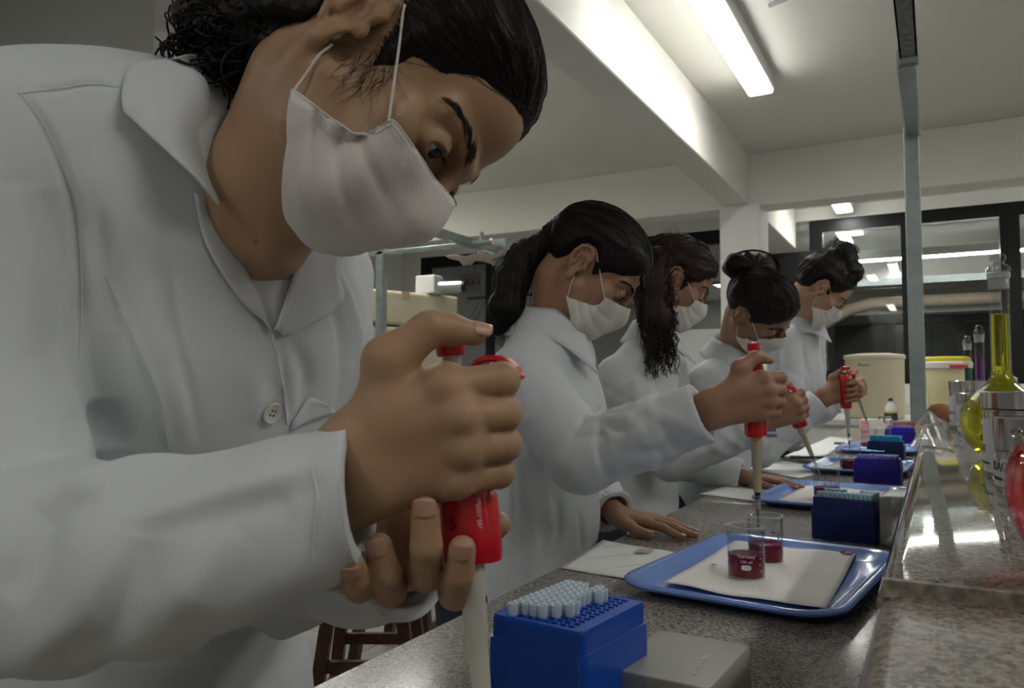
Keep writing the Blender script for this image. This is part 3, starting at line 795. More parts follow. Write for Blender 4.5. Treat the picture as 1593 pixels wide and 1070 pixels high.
auto_smooth(tube('barrel', [(-.09, 0, 0), (.06, 0, 0), (.075, 0, 0), (.085, 0, 0)], [.0055, .0055, .004, .001], mat('pen_blue', '2c5a88', .3), pen, 10)); tube('clip', [(-.09, 0, .007), (-.04, 0, .007)], .0014, STEEL, pen, 6)
pen = empty('pen', (-.42, 3.05, BZ+.008), .5, 'dark pen on the sheet behind the resting hand', 'pen')
auto_smooth(tube('barrel', [(-.07, 0, 0), (.05, 0, 0), (.06, 0, 0), (.07, 0, 0)], [.005, .005, .004, .001], mat('pen_dark', '2a3338', .3), pen, 10)); tube('clip', [(-.07, 0, .0065), (-.03, 0, .0065)], .0013, STEEL, pen, 6)
b_ = empty('carton', (-.13, 4.78, BZ), .05, 'grey carton with a red stripe at the bench end', 'carton')
box('box', (-.10, -.06, 0), (.10, .06, .075), mat('carton_grey', '8a7b6c', .7), b_, .002, 1)
box('stripe', (-.101, -.0612, .035), (.101, -.0602, .062), mat('carton_red', 'B4282c', .6), b_)
text('lettering', 'LATEX  LUVAS', .020, PRINT, b_, (0, -.0625, .048), (1, 0, 0), (0, 0, 1))
b_ = empty('white_carton', (-.29, 4.62, BZ), -.1, 'white carton with red print under the yellow bottle', 'carton')
box('box', (-.075, -.05, 0), (.075, .05, .09), mat('carton_white', 'D2CFC8', .7), b_, .002, 1)
for k in range(3): box('red_print', (-.07, -.0512, .012+.024*k), (-.028, -.0502, .032+.024*k), mat('carton_pink', 'D98a8a', .6), b_)
tube('tap', [(.02, -.03, .09), (.02, -.03, .105), (.045, -.05, .105), (.05, -.055, .08)], .006, mat('tap_grey', '6b7370', .4), b_, 8)
bt = empty('detergent_bottle', (-.245, 5.2, BZ), 0, 'small yellow bottle with a dark label before the cream barrel', 'bottle')
lathe('bottle', [(0, 0), (.034, 0), (.037, .004), (.037, .10), (.034, .135), (.022, .155), (.012, .165), (.012, .175)], mat('yellow_soap', 'D8C21a', .2), bt, 24, True, True)
lathe('clear_neck', [(.0374, .115), (.0345, .138), (.0225, .158), (.0125, .168), (.0125, .177)], mat('clear_plastic', 'cfd2cf', .2), bt, 24, False, True)
lathe('cap', [(0, .176), (.014, .176), (.014, .192), (.008, .196), (0, .196)], mat('cap_dark', '33414f', .4), bt, 16)
lathe('label_band', [(.0376, .055), (.0376, .105)], mat('label_dark', '3a3f52', .5), bt, 24, False, False)
text('lettering', 'ypê', .040, PRINT, bt, (-.003, -.0385, .080), (1, .07, 0), (0, 0, 1), .0004, 'CENTER', .038)
br = empty('cream_barrel', (-.44, 6.95, BZ), 0, 'big cream barrel standing on the white counter below the window', 'barrel')
lathe('body', [(0, 0), (.20, 0), (.215, .01), (.222, .47), (.222, .48)], mat('barrel_cream', 'C9BFA4', .45), br, 48)
lathe('lid', [(.228, .478), (.231, .485), (.231, .505), (.222, .515), (.14, .525), (0, .53)], mat('barrel_lid', 'D2C9B2', .4), br, 48, False, False)
a_ = math.atan2(-6.95, .44); text('lettering', 'SPLabor', .03, mat('label_blue', '50607c', .5), br, (.2225*math.cos(a_-.35), .2225*math.sin(a_-.35), .43), (-math.sin(a_-.35), math.cos(a_-.35), 0), (0, 0, 1), .001, 'CENTER', .2225)

# ================================================================== things on the granite shelf
SZ = 1.06
CHROME = mat('tin_steel', 'c2bfbd', .14, metal=1.0)
LABW = mat('tin_label', 'C9CBCD', .55)
BLK = mat('print_black', '1c1c1e', .7)
def tin(x, y, R, h, label, txt=None, sub=None, lf=.80, face=None, sz=.0155):
    r = empty('cotton_tin', (x, y, SZ), 0, label, 'tin')
    lathe('can', [(0, 0), (R*.97, 0), (R, .003), (R, h*(lf-.03)), (R*.985, h*(lf-.025)), (R*.985, h*(lf-.01)), (R, h*(lf-.005))], CHROME, r, 40)
    lathe('lid', [(R*1.0, h*(lf+.005)), (R*1.03, h*(lf+.01)), (R*1.03, h*.99), (R*1.0, h), (R*.9, h*1.003), (0, h*1.003)], CHROME, r, 40, True, True)
    lathe('label_wrap', [(R*1.004, h*.08), (R*1.006, h*.09), (R*1.006, h*(lf-.12)), (R*1.004, h*(lf-.11))], LABW, r, 40, False, False)
    fa = math.atan2(-y, -x) if face is None else face
    if txt:
        fa2 = fa; R2 = R*1.007
        def put(nm, s, size, z, df):
            a = fa2+df; text(nm, s, size, BLK, r, (R2*math.cos(a), R2*math.sin(a), z), (-math.sin(a), math.cos(a), 0), (0, 0, 1), .0002, 'CENTER', R2)
        put('lettering', txt, sz, h*.34, -1.45); put('small_print', sub, sz*.36, h*.18, -1.35)
        put('upper_print', 'HOSPITALAR', sz*.3, h*(lf-.2), -1.9)
    return r
tin(.118, 1.035, .0625, .083, 'polished tin with a white label in front, letters reading cotton', 'ALGODÃO', 'MULTIDISCIPLINAR', .56)
tn = tin(.114, 1.175, .0625, .110, 'taller polished tin just behind the lettered one', 'GAZE', 'MULTIDISCIPLINAR', sz=.012)
tin(.080, 2.16, .037, .098, 'small far tin in front of another below the purple flask', 'GAZE', 'USO GERAL', sz=.012)
tin(.072, 2.36, .043, .128, 'far tall tin beside the clear plastic bag', 'ALGODÃO', 'USO GERAL', sz=.012)
def rivet(p, R, parent):
    a = math.atan2(-p[1], -p[0])-.62
    o = lathe('rivet', [(0, 0), (.007, 0), (.007, .002), (.004, .0035), (.004, .0018), (0, .0018)], CHROME, parent, 16)
    o.matrix_local = Matrix.Translation((R*1.03*math.cos(a), R*1.03*math.sin(a), p[2])) @ Matrix.Rotation(a, 4, 'Z') @ Matrix.Rotation(math.radians(90), 4, 'Y')
rivet((.118, 1.035, .066), .0625, bpy.data.objects['cotton_tin'])
FG = glass_mat('flask_glass', (.98, .985, .98), 0, .06, .95)
def flask(x, y, rb, h, neck, fill, col, label, stopper=True, name='volumetric_flask', alpha=None, hb=None):
    """pear-shaped flask with a long neck; liquid fills bulb and neck up to `fill` (fraction of height)"""
    r = empty(name, (x, y, SZ), 0, label, 'flask'); hb = hb or rb*2.25
    def bulb(t):   # profile radius by height fraction of the bulb
        return
    pr = []
    for k in range(19):
        t = k/18
        if t < .5: rad = rb*math.sqrt(max(0, 1-((.42-t)/.47)**2)); rad = max(rad, rb*.45 if t == 0 else 0)
        else:
            s = (t-.5)/.5; full = rb*math.sqrt(max(0, 1-((.08)/.47)**2)); rad = neck+(full-neck)*(.5+.5*math.cos(math.pi*s**.92))
        pr.append((rad, hb*t))
    pr = [(pr[0][0]*.6, .0)]+pr
    zn = h*.87
    out = pr+[(neck, hb+.01), (neck, zn), (neck*1.15, zn+.004), (neck*1.15, h*.905), (neck*1.05, h*.91)]
    lathe('glass', [(0, 0.0005)]+out, FG, r, 48, False, False, 60)
    g = .0016; zf = h*fill
    liq = [(0, .002)]+[(max(a-g, .001), max(z, .002)) for a, z in pr]+[(neck-g, hb+.01), (neck-g, zf), (0, zf)]
    lm = mat('liquid_%03d_%03d_%03d' % tuple(round(255*q) for q in col), col, .02, trans=.92, ior=1.33)
    lathe('liquid', [q for q in liq if q[1] <= zf], lm, r, 48, False, True, 60)
    if stopper:
        st = lathe('stopper', [(0, h*.86), (neck*.75, h*.86), (neck*.98, h*.91), (neck*1.25, h*.912), (neck*1.2, h*.93), (neck*.7, h*.945), (neck*.55, h*.952), (neck*.8, h*.965), (neck*.85, h*.98), (neck*.6, h*.995), (0, h)], glass_mat('stopper_glass', (.9, .93, .93), .05, .14, .8), r, 24)
        lathe('ground_joint', [(neck*1.02, h*.82), (neck*1.04, h*.87), (neck*1.16, h*.875), (neck*1.16, h*.90)], frosted_mat('ground_glass', 'c5c9c8', .45), r, 32, False, False)
    return r
flask(.094+.0, 1.492, .0635, .335, .0145, .70, (.78, .74, .02), 'tall volumetric flask filled with yellow liquid on the shelf')
flask(.118, 2.75, .055, .30, .0125, .68, (.42, .10, .55), 'flask with violet liquid behind the wash bottles')
flask(.105, 3.35, .055, .30, .0125, .60, (.03, .30, .22), 'flask with green liquid half behind the violet one')
flask(.0935, .568, .0597, .30, .016, .62, (.85, .008, .012), 'flask with red liquid cut off by the picture edge')
def wash_bottle(x, y, R, h, label):
    r = empty('wash_bottle', (x, y, SZ), 0, label, 'wash bottle', )
    wm = mat('milky_plastic', 'CFD2D2', .4)
    lathe('bottle', [(0, 0), (R*.95, 0), (R, .005), (R, h*.52), (R*.9, h*.58), (R*.45, h*.68), (R*.38, h*.70)], wm, r, 32)
    lathe('cap', [(R*.46, h*.69), (R*.46, h*.80), (R*.30, h*.83), (R*.2, h*.84)], WHITE, r, 24)
    lathe('nozzle', [(R*.2, h*.835), (R*.15, h*.9), (R*.06, h*1.25), (R*.035, h*1.45)], wm, r, 16)
    return r
wash_bottle(.128, 1.93, .047, .165, 'white wash bottle with a long nozzle behind the yellow flask')
wash_bottle(.150, 2.45, .040, .14, 'white wash bottle with shorter nozzle below the violet flask')
wash_bottle(.205, 1.80, .04, .14, 'white wash bottle at the picture edge right of the yellow flask')
ct_ = empty('sharps_tub', (.045, 4.1, SZ), 0, 'cream tub with a yellow lid behind the far tin', 'tub')
lathe('tub', [(0, 0), (.075, 0), (.08, .01), (.094, .19)], mat('tub_cream', 'D6CFA0', .5), ct_, 36)
lathe('rim', [(.094, .188), (.103, .192), (.105, .215), (.100, .222)], mat('rim_white', 'D8D4C8', .4), ct_, 36, False, False)
lathe('lid', [(.100, .218), (.098, .236), (.085, .245), (0, .248)], mat('lid_yellow', 'C9C326', .4), ct_, 36, False, False)
a0 = math.atan2(-4.1, -.045)
V = [(.106*math.cos(a0+t), .106*math.sin(a0+t), z) for t in np.linspace(.1, .9, 7) for z in (.188, .206)]
mesh('red_band', V, [(2*i, 2*i+2, 2*i+3, 2*i+1) for i in range(6)], mat('band_red', 'C23a4a', .5), ct_)
# clear plastic bag lying over the shelf edge
V, F = [], []; nu, nv = 24, 16
for i in range(nu+1):
    for j in range(nv+1):
        u, v_ = i/nu, j/nv
        x = -.05+.075*u+.006*math.sin(5*v_+3*u); y = 1.62+.98*v_+.05*math.sin(4*u)
        b_ = math.sin(math.pi*u)**.7*math.sin(math.pi*v_)**.5
        z = SZ+.003+.050*b_*(.45+.55*v_)+.006*math.sin(11*u+4*v_)*b_+.005*math.sin(23*v_+6*u)*b_
        V.append((x, y, z))
for i in range(nu):
    for j in range(nv): F.append((i*(nv+1)+j, (i+1)*(nv+1)+j, (i+1)*(nv+1)+j+1, i*(nv+1)+j+1))
o = mesh('plastic_bag', V, F, frosted_mat('bag_film', 'cfd2d2', .13, .12), None, True); tag(o, 'clear plastic bag lying on the shelf before the far tins', 'bag')
bd = empty('brown_bundle', (.01, 2.72, SZ), .3, 'small brown bundle behind the plastic bag next to far tin', 'bundle')
v, f = lathe_vf([(.005, 0), (.024, .002), (.032, .018), (.030, .04), (.02, .055), (.004, .060)], 18)
mesh('wrap', [(x*1.2*(1+.1*math.sin(3*math.atan2(y, x))), y*(1+.08*math.cos(5*math.atan2(y, x))), z) for x, y, z in v], f, mat('brown_bundle', '9a6a4c', .8), bd, True)
# ================================================================== people: sculpting helpers
def skin_mat(name, col, col2):
    if name in MATS: return MATS[name]
    m_ = mat(name, col, .48, sss=.12, bump=(900, .06), vary=(14, col2, .5), spec=.4)
    return m_
HAIRM = mat('black_hair', '131010', .52, spec=.28, bump=(260, .35))
HAIRB = mat('brown_hair', '2e201a', .6, spec=.3, bump=(260, .35))
MASKM = mat('mask_cloth', 'D6D1CC', .9, bump=(700, .25))
COAT = mat('coat_cloth', 'CDD1D4', .85, bump=(1100, .06))
SHIRT = mat('shirt_cloth', 'D2D4DA', .85)
SCLERA = mat('eye_white', 'B9B2AA', .25)
IRIS = mat('eye_iris', '120b08', .06, coat=.6)
BROW = mat('eyebrow_hair', '1a1210', .7)
NAIL = mat('nail', 'b58c78', .35)
cm = .01
class Multi:
    """several dense blocks on one lattice, meshed together as one surface"""
    def __init__(s, h, blocks):
        s.h = h; s.f = []
        for lo, hi in blocks:
            l = np.floor(np.array(lo)/h)*h; s.f.append(Field(l, hi, h))
    def __getattr__(s, nm):
        def call(*a, **k):
            for f in s.f: getattr(f, nm)(*a, **k)
            return s
        return call
    def polys(s):
        g = vdb.FloatGrid(float(4*s.h))
        for f in s.f:
            c = np.clip(f.d, -4*s.h, 4*s.h).astype(np.float32)
            g.copyFromArray(np.ascontiguousarray(c), ijk=tuple(int(round(float(x)/s.h)) for x in f.lo))
        p, q = g.convertToQuads(0)
        return p.astype(np.float64)*s.h, q
def head_prims(F, R, c, s=1.0, ears=True, eyes=True, face=(1, 1)):
    """adult female head; canonical axes: x = subject's right, y = face, z = up; centimetres"""
    T = lambda p: c+R@(np.array(p, float)*cm*s)
    def E(p, r, k=.8, rot=None, mode='add'): F.ell(T(p), np.array(r)*cm*s, k*cm*s, R if rot is None else R@rot, mode)
    def C(a, b, ra, rb=None, k=.8, mode='add'): F.cap(T(a), T(b), ra*cm*s, (ra if rb is None else rb)*cm*s, k*cm*s, mode)
    E((0, -1.2, 3.6), (7.35, 9.0, 7.7), 1)
    E((0, .8, 4.6), (6.7, 8.0, 6.2), 1.5)                     # forehead
    E((0, 2.4, -3.3), (5.6, 5.5, 6.5), 2.0)                    # lower face
    for x in (-1, 1):
        C((x*5.6, .7, -4.0), (x*4.6, 2.2, -6.9), 1.2, 1.1, 2)         # jaw
        C((x*4.6, 2.2, -6.9), (x*.9, 6.0, -9.0), 1.1, 1.2, 2)
        E((x*4.4, 5.3, -1.7), (1.8, 1.6, 1.4), 2.6)             # cheekbone
        C((x*1.2, 8.5, 1.7), (x*4.7, 6.7, 1.9), .75, .7, 1.4)        # brow ridge
        E((x*3.0, 6.0, -4.6), (2.2, 1.9, 2.4), 2)                # cheek
    E((0, 6.4, -8.9), (1.8, 1.4, 1.3), 1.6)                   # chin
    E((0, 7.3, -6.0), (2.2, 1.3, 1.8), 1.5)                  # mouth mound
    C((0, 8.6, 1.2), (0, 9.6, -2.9), .62, .72, 1.3)             # nose bridge
    E((0, 9.6, -3.15), (.95, .85, .8), .8)
    for x in (-1, 1): E((x*1.15, 8.6, -3.45), (.75, .9, .65), .7)
    E((0, 8.5, -5.75), (1.9, .6, .42), .4); E((0, 8.3, -6.75), (1.7, .65, .5), .4); E((0, 9.1, -6.2), (2.2, .5, .12), .25, None, 'sub')
    if eyes:
        for x in (-1, 1):
            E((x*3.2, 8.75, .15), (1.7, 1.35, 1.15), 1.5, None, 'sub')    # socket
            E((x*3.15, 7.15, .12), (1.46, 1.42, 1.36), .4)           # lid globe
            E((x*3.15, 8.75, -.22), (1.40, 1.3, .62), .10, None, 'sub')   # opening
            E((x*3.15, 7.15, .12), (1.235, 1.235, 1.235), .05, None, 'sub')
    if ears:
        for x in (-1, 1):
            a = math.radians(18)*x; rot = np.array([[math.cos(a), math.sin(a), 0], [-math.sin(a), math.cos(a), 0], [0, 0, 1.]])
            E((x*7.35, -1.55, .1), (.50, 1.65, 2.9), .5, rot)
            E((x*8.05, -1.15, -.2), (.75, .95, 1.45), .35, rot, 'sub')
            E((x*8.25, -1.5, 1.5), (.5, .7, .9), .3, rot, 'sub')
            P_ = [(7.35, -.3, .2), (7.55, .05, 1.3), (7.8, -.35, 2.4), (8.1, -1.5, 2.95), (8.4, -2.7, 2.3), (8.45, -3.15, .8), (8.2, -2.9, -.8), (7.8, -2.1, -2.2)]
            for i in range(len(P_)-1): C((x*P_[i][0], *P_[i][1:]), (x*P_[i+1][0], *P_[i+1][1:]), .30, .30, .25)
            C((x*7.95, -2.2, 1.4), (x*7.85, -2.1, -1.0), .26, .3, .4)
            E((x*7.5, -1.25, -2.75), (.42, .75, .85), .5, rot)
            E((x*7.45, .1, -.55), (.38, .42, .6), .35)
    return T
HAIRLINE = [(9.6, 7.0), (8.2, 6.9), (6.9, 5.7), (5.6, 4.4), (4.9, 2.9), (3.0, 1.6), (2.4, .2), (1.6, -.9), (1.0, .6), (.7, 2.4), (-.6, 3.5), (-2.4, 3.3), (-3.6, 1.5), (-4.0, -1.0), (-4.2, -3.6), (-5.0, -6.0), (-6.5, -7.4), (-14, -8.5), (-14, 16), (9.6, 16)]
def poly_sd(px, py, poly):
    """signed distance (inside positive) of 2-D points to a polygon"""
    d = np.full(px.shape, 1e9); ins = np.zeros(px.shape, bool); n = len(poly)
    for i in range(n):
        ax, ay = poly[i]; bx, by = poly[(i+1) % n]; ex, ey = bx-ax, by-ay
        t = np.clip(((px-ax)*ex+(py-ay)*ey)/(ex*ex+ey*ey), 0, 1)
        d = np.minimum(d, (px-ax-t*ex)**2+(py-ay-t*ey)**2)
        cnd = ((ay > py) != (by > py)) & (px < (bx-ax)*(py-ay)/(by-ay+1e-12)+ax); ins ^= cnd
    d = np.sqrt(d); return np.where(ins, d, -d)
HEADF = {}
def head_field(h):
    """the bare canonical head (no ears) in its own axes, metres"""
    if h not in HEADF:
        F = Field((-.105, -.13, -.135), (.105, .125, .135), h); head_prims(F, np.eye(3), np.zeros(3), 1.0, False, False); HEADF[h] = F
    return HEADF[h]
def noise3(x, y, z, f, s=0):
    return (np.sin(f*x+1.3*s)*np.sin(f*1.13*y+.7+s)+np.sin(f*1.9*z+2.1*s+.5*np.sin(f*x))*.6+np.sin(f*2.7*(x+y-z)+s)*.4)
def hair_cap(h, thick, line=HAIRLINE, extra=None, wob=.25, lump=.0, seed=0, soft=1.4):
    """hair as a shell grown from the scalp inside the hairline; returns verts, quads (head axes, metres) and its field"""
    B = head_field(h); F = Field((-.13, -.17, -.14), (.13, .13, .16), h)
    X = F.ax[0][:, None, None]; Y = F.ax[1][None, :, None]; Z = F.ax[2][None, None, :]
    G = np.stack(np.meshgrid(*F.ax, indexing='ij'), -1)
    # distance to the head (exact where the head's own grid covers, extended outside)
    base = B.sample(G); lo = B.lo; hi = B.lo+B.h*(B.n-1); q = np.clip(G, lo, hi); base = base+np.linalg.norm(G-q, axis=-1)
    g2 = poly_sd(np.repeat(F.ax[1][:, None]*100, len(F.ax[2]), 1), np.repeat(F.ax[2][None, :]*100, len(F.ax[1]), 0), line)
    g = g2[None]+wob*noise3(X*100, Y*100, Z*100, 1.7, seed)+.0
    t = thick*np.clip(g/soft, -1.0, 1)+lump*noise3(X*100, Y*100, Z*100, .9, seed+2)*np.clip(g/3, 0, 1)
    F.d = (base-t).astype(np.float32)
    if extra: extra(F)
    v, q = F.polys(); return v, q, F
def strands_on(F, starts, goal, n=12, step=.012, lift=.0008, swirl=0., seed=0):
    """short hair strands running over the surface of field F from starts towards goal"""
    rg = np.random.default_rng(seed); P_ = np.array(starts, float); goal = np.array(goal, float); out = [P_.copy()]
    jit = rg.normal(0, .12, P_.shape)
    def grad(p):
        e = F.h*1.5; g = np.stack([F.sample(p+np.eye(3)[i]*e)-F.sample(p-np.eye(3)[i]*e) for i in range(3)], -1)
        return g/(np.linalg.norm(g, axis=-1, keepdims=True)+1e-9)
    for k in range(n):
        nrm = grad(P_); d = goal-P_; L = np.linalg.norm(d, axis=-1, keepdims=True); d = d/(L+1e-9)+jit
        d = d-nrm*(d*nrm).sum(-1, keepdims=True); d /= np.linalg.norm(d, axis=-1, keepdims=True)+1e-9
        P_ = P_+d*np.minimum(step, L*.5); nrm = grad(P_); P_ = P_-nrm*(F.sample(P_)-lift*rg.uniform(.0, 1.6, len(P_)))[:, None]
        out.append(P_.copy())
    return np.stack(out, 1)
def strand_mesh(name, S, r, m_, xf=None, parent=None, taper=True):
    V, F = [], []
    for st in S:
        if xf is not None: st = xf(st)
        n = len(st); rr = [r*(1-.75*(i/(n-1))**2) for i in range(n)] if taper else r
        v, f = tube_vf(st, rr, 3, len(V)); V += v; F += f
    o = mesh(name, V, F, m_, parent, True); o['kind'] = 'stuff'; return o
def curl(a, d, L, r, turns, n, seed=0, sag=.0):
    """a coiled lock from a along d"""
    rg = np.random.default_rng(seed); d = np.array(d, float)/np.linalg.norm(d); u = np.cross(d, (.3, .5, .8)); u /= np.linalg.norm(u); w_ = np.cross(d, u); ph = rg.uniform(0, 6)
    t = np.linspace(0, 1, n)[:, None]; rr = r*np.minimum(1, t*4)*(1+.3*np.sin(5*t+ph))
    return np.array(a)+d*L*t+rr*(np.cos(2*math.pi*turns*t+ph)*u+np.sin(2*math.pi*turns*t+ph)*w_)+np.array([0, 0, -sag])*t*t
def mask_parts(h, top=2.2, seed=0):
    """pleated face mask: verts/faces in head axes, plus its corner points"""
    F = Field((-.10, -.06, -.15), (.10, .14, .05), h); T = lambda p: np.array(p)*cm
    F.ell(T((0, 1.8, -4.0)), T((6.35, 6.2, 6.8)), .01)
    F.ell(T((0, 3.3, -7.4)), T((4.8, 4.8, 3.2)), .03)
    F.cap(T((0, 8.9, -.2)), T((0, 9.55, -3.4)), .011, .012, .03)
    F.cap(T((0, 9.55, -3.4)), T((0, 6.7, -8.0)), .012, .017, .04)
    for x in (-1, 1): F.cap(T((x*3.5, 6.6, -2.2)), T((x*3.2, 5.4, -7.4)), .017, .017, .03)
    Bh = head_field(.002); Gm = np.stack(np.meshgrid(*F.ax, indexing='ij'), -1); F.d = np.minimum(F.d, (Bh.sample(Gm)-.0038).astype(np.float32))
    nu, nv = 40, 30; V = np.zeros((nu+1, nv+1, 3)); c0 = T((0, 1.0, -4.6))
    for i in range(nu+1):
        u = -1+2*i/nu; az = u*math.radians(82); au = abs(u)
        # top edge: high at the nose bridge, dropping to the cheek; side edge pulled in (gathered) half way down
        eltop = 23-7.0*au**1.2; elbot = -57*(1-au**2.2)-15*au**2.2
        for j in range(nv+1):
            v_ = j/nv; azl = float(np.interp(v_, (0, .25, .5, .75, 1), (50, 49, 54, 70, 92)))
            el = math.radians(eltop+(elbot-eltop)*v_); a2 = math.radians(au*76+au**4*(azl-76))*(1 if u > 0 else -1)
            d = np.array((math.sin(a2)*math.cos(el), math.cos(a2)*math.cos(el), math.sin(el)))
            V[i, j] = d
    D = V.reshape(-1, 3); t = np.full(len(D), .02)
    for _ in range(60):
        t += np.clip(-F.sample(c0+D*t[:, None]), -.004, .006)
    rg = np.random.default_rng(seed); ph = rg.uniform(0, 6, 4)
    out = (c0+D*t[:, None]).reshape(nu+1, nv+1, 3)
    nr = D.reshape(nu+1, nv+1, 3)
    for i in range(nu+1):
        u = -1+2*i/nu
        for j in range(nv+1):
            v_ = j/nv; e = math.sin(math.pi*v_)
            pl = 0
            for c_ in (.30, .52, .74):                   # three pleats, deeper towards the sides
                x = (v_-c_+.05*u*u*math.sin(3*u+ph[0]))/.035; pl += -math.exp(-x*x)*.0026*(.45+1.0*abs(u)**.8)+.0018/(1+math.exp(-x*3))*math.exp(-max(0, x)*.25)
            pl += .0026*math.sin(5.5*u+ph[1]+3*v_)*e*abs(u)**.5+.0020*math.sin(11*u+ph[2]+2.5*v_)*e
            out[i, j] += nr[i, j]*(pl+.001)
    Vf = out.reshape(-1, 3); F_ = [(i*(nv+1)+j, i*(nv+1)+j+1, (i+1)*(nv+1)+j+1, (i+1)*(nv+1)+j) for i in range(nu) for j in range(nv)]
    return Vf, F_, out
EYE_C = (3.15, 7.15, .12)
def eyeball(R, c, s, parent, look=(0, .9, -.45), side=1):
    T = lambda p: c+R@(np.array(p, float)*cm*s); lk = np.array(look, float); lk /= np.linalg.norm(lk)
    bm = bmesh.new(); bmesh.ops.create_uvsphere(bm, u_segments=32, v_segments=20, radius=1.22)
    ctr = np.array((side*EYE_C[0], EYE_C[1], EYE_C[2]))
    for f in bm.faces:
        n = np.array(f.calc_center_median())/1.22; f.material_index = 1 if n@lk > .875 else 0; f.smooth = True
    for v in bm.verts: v.co = Vector(T(ctr+np.array(v.co)))
    me = bpy.data.meshes.new('eyeball'); bm.to_mesh(me); bm.free()
    return link('eyeball', me, [SCLERA, IRIS], parent)
def lashes(R, c, s, parent, side):
    """upper lid line and lashes"""
    S = []; rg = np.random.default_rng(9); E_ = np.array((side*EYE_C[0], EYE_C[1], EYE_C[2]))
    pt = lambda a, z: E_+np.array((1.40*math.sin(a), 1.40*math.cos(a)*.985, z))
    edge = lambda a: pt(a, .22-.55*(a/.95)**2*.6)
    S.append(np.array([edge(a) for a in np.linspace(-.85, .95, 16)])*cm)
    V = [S[0]]
    for k in range(34):
        a = -.75+1.65*k/33; p = edge(a); d = np.array((math.sin(a)*.6+.25*side*0, math.cos(a)*.8, -.35))
        V.append(np.array([p, p+d*.35+np.array((0, 0, -.05)), p+d*.7+np.array((0, .05, .02)), p+d*.9+np.array((0, .1, .14))])*cm)
    o = strand_mesh('eyelashes', V, .00024*s, BROW, lambda st: c+(st*s)@R.T, parent); return o
def eyebrow(R, c, s, parent, side, m_=None):
    """a brow of fine short hairs combed along the ridge"""
    B = head_field(.002); rg = np.random.default_rng(5+side); S = []
    arc = spline([(1.35, 9.3, 1.65), (2.6, 9.0, 2.25), (4.0, 8.0, 2.55), (5.5, 6.2, 2.0)], 40)
    for k in range(190):
        t = rg.uniform(0, 1); i = int(t*38); p = arc[i]+np.array((0, 0, rg.normal(0, .30*(1-.6*t)))); d = arc[i+1]-arc[i]; d /= np.linalg.norm(d); d = d+np.array((0, 0, .55*(1-1.3*t)))
        pts = []
        for q in np.linspace(0, .75, 5):
            x = (p+d*q)*np.array((side, 1, 1))*cm
            for _ in range(3):
                e = .002; g = np.array([B.sample(x+np.eye(3)[a]*e)-B.sample(x-np.eye(3)[a]*e) for a in range(3)]); g /= np.linalg.norm(g); x = x-g*(B.sample(x)-.0004-.0004*q)
            pts.append(x)
        S.append(np.array(pts))
    return strand_mesh('eyebrow', S, .00022*s, BROW if m_ is None else m_, lambda st: c+(st*s)@R.T, parent)
def mask_obj(R, c, s, parent, h=.0025, seed=0, loops=True, emb=False, fld=None):
    v, f, G = mask_parts(h, seed=seed); W = lambda a: c+(np.asarray(a)*s)@R.T
    o = mesh('face_mask', W(v), f, MASKM, parent, True); md = o.modifiers.new('cloth', 'SOLIDIFY'); md.thickness = .0008; md.offset = 0
    nu, nv = G.shape[0]-1, G.shape[1]-1
    hem = []
    for sd in (0, nu): hem.append((W(spline(G[sd, ::3]+np.array((0, .0004, 0)), 30)), .0009*s))
    hem.append((W(spline(G[::2, 0], 40)), .0008*s)); tubes('hem', hem, MASKM, o, 5)
    if loops:
        for sd, i in ((-1, 0), (1, nu)):
            top, bot = G[i, 1], G[i, nv-1]
            B = head_field(.002) if fld is None else fld
            def lay(p0, mid, p1):
                L = p0+(p1-p0)*np.linspace(0, 1, 16)[:, None]
                if fld is not None: L = W(L)
                for _ in range(4):
                    e = .002; g = np.stack([B.sample(L+np.eye(3)[a]*e)-B.sample(L-np.eye(3)[a]*e) for a in range(3)], -1); g /= np.linalg.norm(g, axis=-1, keepdims=True)
                    L = L+g*np.clip(.0017-B.sample(L), 0, None)[:, None]
                return W(L) if fld is None else L
            tube('ear_loop', lay(top, None, np.array((sd*7.3, -.1, 2.9))*cm), .00095*s, MASKM, o, 6)
            tube('ear_loop', lay(bot, None, np.array((sd*7.1, -.7, -2.6))*cm), .00095*s, MASKM, o, 6)
    if emb:                                          # rows of pressed dots along the hems
        V, F = [], []
        def dot(p, n_, u_):
            u_ = u_/np.linalg.norm(u_); w_ = np.cross(n_, u_); k = len(V); r = .00055
            for a in range(6): V.append(p+n_*.0007+(u_*math.cos(a*1.047)+w_*math.sin(a*1.047))*r)
            F.append(tuple(range(k, k+6)))
        def row(line, inw, offs):
            L = spline(line, 90); I = spline(inw, 90)
            for i in range(2, 88):
                for of in offs:
                    p = L[i]+(I[i]-L[i])/np.linalg.norm(I[i]-L[i])*of; u_ = L[i+1]-L[i]; n_ = np.cross(u_, I[i]-L[i]); n_ /= np.linalg.norm(n_)
                    if n_@(p-np.array((0, .02, -.05))) < 0: n_ = -n_
                    dot(p, n_, u_)
        row(G[::2, 0], G[::2, 3], (.0035, .0065)); row(G[nu, ::3], G[nu-4, ::3], (.004, .007, .010))
        tag(mesh('embossed_dots', W(np.array(V)), F, mat('mask_dot', 'b7b1ad', .9), o), kind='stuff')
    return o
def person(loc, label, group=None):
    r = empty('person', loc, 0, label, 'person', group); return r
def adopt(r):
    """children were built in world axes: keep them where they are under the person's base"""
    inv = Matrix.Translation(-Vector(r.location))
    for o in r.children: o.matrix_parent_inverse = inv
